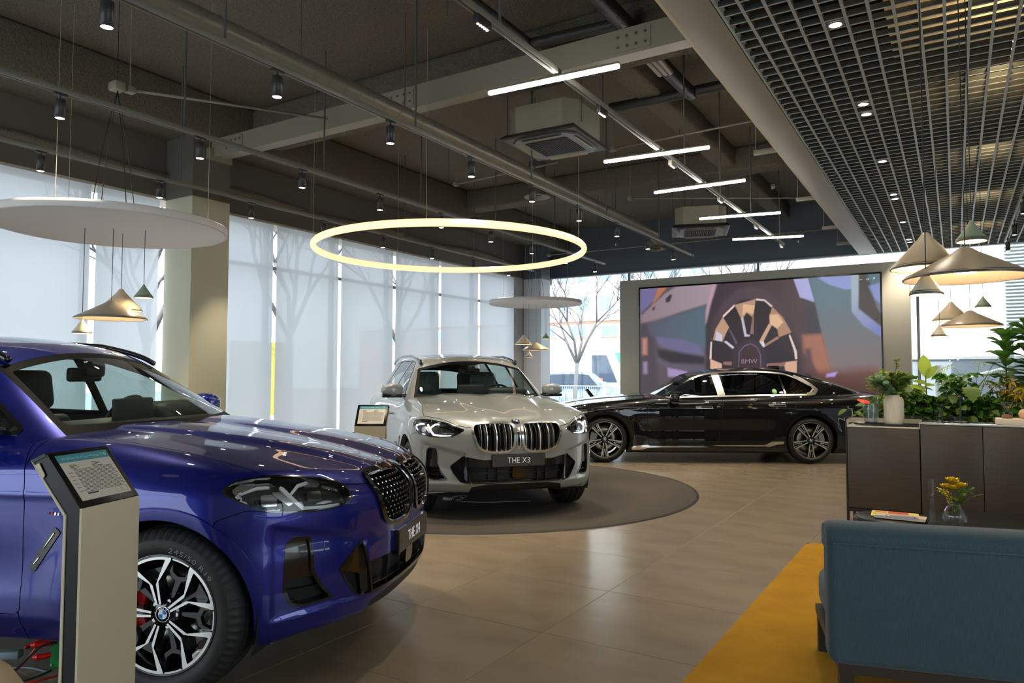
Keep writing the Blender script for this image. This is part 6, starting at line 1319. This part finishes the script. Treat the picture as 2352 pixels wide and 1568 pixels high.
P_([(-3.42,2.94),(-3.25,2.91),(-3.10,2.77),(-3.13,2.75),(-3.26,2.88),(-3.42,2.90)],PK,.01);P_([(-4.1,2.62),(-3.86,2.84),(-3.85,2.80),(-4.09,2.57)],PK,.01);P_([(-2.78,2.2),(-2.66,1.86),(-2.65,1.7),(-2.69,1.7),(-2.71,1.87),(-2.80,2.16)],PK,.01);P_([(-4.385,1.72),(-4.36,2.08),(-4.33,2.08),(-4.345,1.72)],PK,.01)
P_([(-3.92,1.2),(-3.90,1.90),(-3.72,2.06),(-3.54,2.12),(-3.38,2.06),(-3.25,1.86),(-3.22,1.2)],(58,46,56),.02);P_([(-3.81,1.2),(-3.78,1.86),(-3.67,1.99),(-3.54,2.03),(-3.42,1.97),(-3.34,1.8),(-3.33,1.2)],(120,100,132),.01);P_([(-3.79,1.2),(-3.765,1.85),(-3.66,1.97),(-3.54,2.01),(-3.43,1.955),(-3.36,1.8),(-3.35,1.2)],(66,42,48),.01)
P_([(-5.33,3.04),(-5.23,3.13),(-5.18,3.11),(-5.23,2.97),(-5.32,2.95)],(70,56,66),.03);P_([(-5.64,2.85),(-5.57,2.89),(-5.58,2.81),(-5.63,2.79)],(80,62,72),.03)
ii=np.arange((nx_+1)*(nz_+1)).reshape(nz_+1,nx_+1);F=np.stack([ii[:-1,:-1].ravel(),ii[:-1,1:].ravel(),ii[1:,1:].ravel(),ii[1:,:-1].ravel()],1)
me=mesh_np(np.stack([X.ravel(),0*X.ravel()-.047,Z.ravel()],1),F);ca=me.color_attributes.new('pic','FLOAT_COLOR','POINT');ca.data.foreach_set('color',np.concatenate([C,np.ones((len(C),1))],1).astype(np.float32).ravel())
m=bpy.data.materials.new('screen_picture');m.use_nodes=True;nt=m.node_tree;b=nt.nodes['Principled BSDF'];a=nt.nodes.new('ShaderNodeAttribute');a.attribute_name='pic';b.inputs['Base Color'].default_value=(.02,.02,.02,1);b.inputs['Roughness'].default_value=.35;nt.links.new(a.outputs[0],b.inputs['Emission Color']);b.inputs['Emission Strength'].default_value=.40
link('screen_picture',me,m,sc)
me=text_mesh('BMW',.13,sx=1.05);me.transform(Matrix.Translation((-3.575,-.050,1.66))@Matrix.Rotation(PI/2,4,'X'));link('hub_lettering',me,mat('screen_letters',(.02,.02,.02),.5,emit=srgb(176,150,170),es=.4),sc)
for k,(x,txt) in enumerate(((-1.49,'–'),(-1.375,'o'),(-1.265,'×'))): me=text_mesh(txt,.09);me.transform(Matrix.Translation((x,-.050,3.20))@Matrix.Rotation(PI/2,4,'X'));link('window_icon',me,mat('screen_icon',(.1,.1,.1),.5,emit=(1,1,1),es=.5),sc)
# ---------------------------------------------------------------- outdoors
ASP=mat('asphalt',srgb(150,150,150),.9,noise=(2,.5,srgb(130,130,132)));GRA=mat('dry_grass',srgb(170,160,130),.95)
struct(MB().box(-60,40,YB+.35,90,-.35,-.15).build('ground',ASP));struct(MB().box(-60,XL-.4,-30,YB+.35,-.35,-.15).build('ground',ASP))
BW=mat('facade_pale',srgb(226,222,214),.8);BG=mat('facade_glass',srgb(120,150,170),.15);BB=mat('facade_brick',srgb(196,160,140),.8)
def building(lab,x,y,w,d,h,fx,fz,m,name='building'):
    t=thing(name,lab,'building',(x,y,-.15));MB().box(0,w,0,d,0,h).build('facade',m,t);MB().box(-.2,w+.2,-.2,d,h,h+.5).build('parapet',BW,t)
    sx=w/fx;sz=(h-4)/fz;wm=None;gm=None
    for i in range(fx):
        for j in range(fz):
            if wm is None:
                o=MB().box(-sx*.30,sx*.30,-.06,.0,-sz*.3,sz*.3).build('window',BW,t);wm=o.data;g_=MB().box(-sx*.26,-sx*.01,-.08,-.06,-sz*.26,sz*.26).box(sx*.01,sx*.26,-.08,-.06,-sz*.26,sz*.26).build('window_pane',BG,o);gm=g_.data
            else: o=link('window',wm,None,t);g_=link('window_pane',gm,None,o)
            o.location=((i+.5)*sx,0,4+(j+.5)*sz)
    return t
building('pale apartment block with rows of windows across the road',-38,62,20,12,24,9,7,BW)
building('low brick shop building behind the bare trees',-46,48,26,8,5.5,10,1,BB)
t=thing('sign_board','green and white shop sign outside beyond the trees','sign',(-22,46,2.2));MB().box(-3.5,3.5,-.1,.1,0,.7).build('sign_panel',mat('sign_green',srgb(70,190,120),.6),t);MB().box(-2.8,2.0,-.13,-.1,.2,.5).build('sign_band',BW,t);MB().cyl((-3,0,-2.3),(-3,0,0),.08).cyl((3,0,-2.3),(3,0,0),.08).build('sign_post',FRM,t)
t=thing('louvered_building','white ribbed-metal building close outside at the right edge','building',(.97,19.2,-.15));lv=mat('louver_white',srgb(206,214,214),.5);MB().box(0,6,.05,4,2.55,9).build('facade',lv,t);lm=None
for k in range(60):
    if lm is None: o=MB().add([(0,0.05,0),(6,0.05,0),(6,-.02,-.055),(0,-.02,-.055)],[(0,1,2,3)[::-1]]).box(0,6,-.022,.05,-.06,-.052).build('louver_slat',lv,t);lm=o.data
    else: o=link('louver_slat',lm,None,t)
    o.location=(0,0,2.65+.078*k)
MB().box(0,.12,.0,.12,0,2.6).box(5.8,5.92,0,.12,0,2.6).build('corner_post',FRM,t)
t=thing('concrete_wall','low grey concrete wall outside the right-hand window','wall',(-2.6,21.5,-.15));MB().box(0,8,0,.3,0,1.95).build('wall_body',mat('concrete_wall',srgb(150,158,166),.85,noise=(1.2,.7,srgb(128,136,144))),t);MB().box(-.05,8.05,-.05,.35,1.95,2.02).build('coping',BW,t)
t=thing('handrail','pale sloping handrail before the outside concrete wall','rail',(.0,20.2,0));MB().tube([(-.4,0,1.15),(1.1,0,1.60)],.03,8).cyl((-.4,0,-.15),(-.4,0,1.15),.025).cyl((1.1,0,-.15),(1.1,0,1.6),.025).build('rail_tube',BW,t)
t=thing('white_bollard','white post seen through the plants outside','post',(-.32,18.0,-.15));MB().cyl((0,0,0),(0,0,1.75),.09,n=16).build('post_body',BW,t)
FP=mat('fence_blue',srgb(170,190,214),.5)
t=thing('wire_fence','pale blue mesh fence along the pavement','fence',(-14.2,20.5,-.15))
MB().box(0,8,-.015,.015,1.17,1.20).box(0,8,-.015,.015,.25,.28).build('fence_rail',FP,t)
mb=MB()
for k in range(110): mb.box(k*.073,k*.073+.012,-.006,.006,.05,1.2)
o=mb.build('fence_wires',FP,t);o['kind']='stuff'
for k in range(4): MB().cyl((.9+2.0*k,0,0),(.9+2.0*k,0,1.32),.055,n=12).build('fence_post',FP,t)
def tree(lab,x,y,h,seed,lean=0.,th=.10):
    t=thing('bare_tree',lab,'tree',(x,y,-.15));r=random.Random(seed);mb=MB();BK=mat('bark_pale',srgb(104,102,104),.9)
    segs=[]
    def br(p,d,L,rad,lv):
        q=p+d*L*.5+Vector((r.uniform(-.1,.1),r.uniform(-.1,.1),.05))*L;e=p+d*L
        segs.append(([p,q,e],rad,lv))
        if lv>=4: return
        for k in range(3 if lv<3 else 2):
            a=r.uniform(0,2*PI);el=r.uniform(.35,.8);u=d.orthogonal().normalized();v=d.cross(u);nd=(d*math.cos(el)+(u*math.cos(a)+v*math.sin(a))*math.sin(el)+Vector((0,0,.18))).normalized();br(e if k else q,nd,L*r.uniform(.6,.8),rad*.58,lv+1)
    tk=MB();tk.tube([(0,0,0),(lean*.4,0,h*.16),(lean,0,h*.30)],th,10,taper=.75);tk.build('trunk',BK,t)
    for k in range(4):
        a=k*1.7+seed;br(Vector((lean,0,h*.29)),Vector((math.cos(a)*.5,math.sin(a)*.5,1)).normalized(),h*.24,th*.6,0)
    for P,rad,lv in segs: mb.tube(P,max(rad,.008),5 if lv<2 else 3,taper=.6)
    o=mb.build('branches',BK,t);o['kind']='stuff';return t
tree('bare forked tree nearest the far glass wall',-10.9,21.6,6.5,3,.1,.085);tree('bare pale tree behind the mesh fence beside the screen wall',-10.0,26.0,7.5,8,.1,.11);tree('thin bare tree beyond the blinds near the far corner',-12.2,10.6,8,12);tree('bare tree outside the blinds behind the ring light',-12.6,14.6,8,21);tree('bare tree outside the blinds by the near pillar',-13.2,8.0,7,31);tree('bare tree outside by the top of the screen wall',-6.3,27,9,41)
def simplecar(name,lab,x,y,rz,L,Wd,H,col,van=False):
    t=thing(name,lab,'car' if not van else 'van',(x,y,-.15),rz);m=mat('paint_'+name+str(round(x)),col,.3,coat=.6);h=Wd/2
    if van: sec=[(0,.35),(0,.95),(.12*L,1.1),(.22*L,H*.97),(.3*L,H),(L,H),(L,.35)];gh=[(.15*L,1.2),(.23*L,H*.9),(.34*L,H*.9),(.34*L,1.2)]
    else: sec=[(0,.35),(.0,.75),(.05*L,.85),(.24*L,.98),(.36*L,H-.05),(.45*L,H),(.80*L,H-.04),(.95*L,1.0),(L,.95),(L,.35)];gh=[(.28*L,1.02),(.375*L,H-.12),(.46*L,H-.08),(.79*L,H-.12),(.90*L,1.05)]
    M_=Matrix(((1,0,0,-L/2),(0,0,1,-h),(0,1,0,0),(0,0,0,1)));bm=bmesh.new();n=len(sec)
    vs=[bm.verts.new(M_@Vector((a,b,0))) for a,b in sec]+[bm.verts.new(M_@Vector((a,b,Wd))) for a,b in sec]
    for i in range(n): bm.faces.new((vs[i],vs[(i+1)%n],vs[n+(i+1)%n],vs[n+i]))
    bm.faces.new(vs[:n][::-1]);bm.faces.new(vs[n:]);bmesh.ops.bevel(bm,geom=bm.edges[:],offset=.09,segments=3,profile=.5,affect='EDGES',clamp_overlap=True);bmesh.ops.recalc_face_normals(bm,faces=bm.faces[:]);me=bpy.data.meshes.new('b');bm.to_mesh(me);bm.free();link('body',me,m,t,True)
    for s in (-.006,Wd-.004): MB().prism(gh,s,s+.01,0,M=M_).build('side_glass',mat('far_glass',srgb(60,72,88),.08,coat=.5),t)
    MB().box(-L/2-.0+L-.006,L/2+.004,-h*.8,h*.8,1.0,H-.2).build('rear_glass',MATS['far_glass'],t)
    for x_ in (-L*.32,L*.30):
        for s in (-1,1): MB().cyl((x_,s*(h-.02),.33),(x_,s*(h-.24),.33),.33,n=24).build('wheel',RUB,t);MB().cyl((x_,s*(h-.01),.33),(x_,s*(h-.03),.33),.21,n=16).build('wheel_rim',SIL,t)
    for s in (-1,1): MB().box(L/2-.0,L/2+.01,s*h*.55-.1,s*h*.55+.1,.8,1.0).build('tail_lamp',TAIL,t)
    return t
simplecar('parked_suv','blue-grey suv parked outside behind the mesh fence',-12.3,24.5,math.radians(200),4.6,1.9,1.65,srgb(110,130,165))
simplecar('box_truck','grey box truck parked behind the blue-grey suv',-15.3,30.5,math.radians(195),6.0,2.1,2.7,srgb(140,146,146),True)
simplecar('white_van','small white van outside beside the screen wall edge',-11.9,36,math.radians(190),4.4,1.8,1.9,srgb(230,232,236),True)
MB().box(-1.45,-1.0,1.05,1.07,1.05,1.4).build('side_sign',mat('sign_red',srgb(226,90,70),.6),bpy.data.objects['box_truck'])
t=thing('yellow_banner','yellow banner outside in the blind gap by the pillar','banner',(-11.2,9.0,.6));MB().box(-.03,.03,-.6,.6,0,1.4).build('banner_sheet',mat('banner_yellow',srgb(236,222,110),.6),t);MB().cyl((0,-.6,-.75),(0,-.6,1.4),.03).cyl((0,.6,-.75),(0,.6,1.4),.03).build('banner_post',FRM,t)
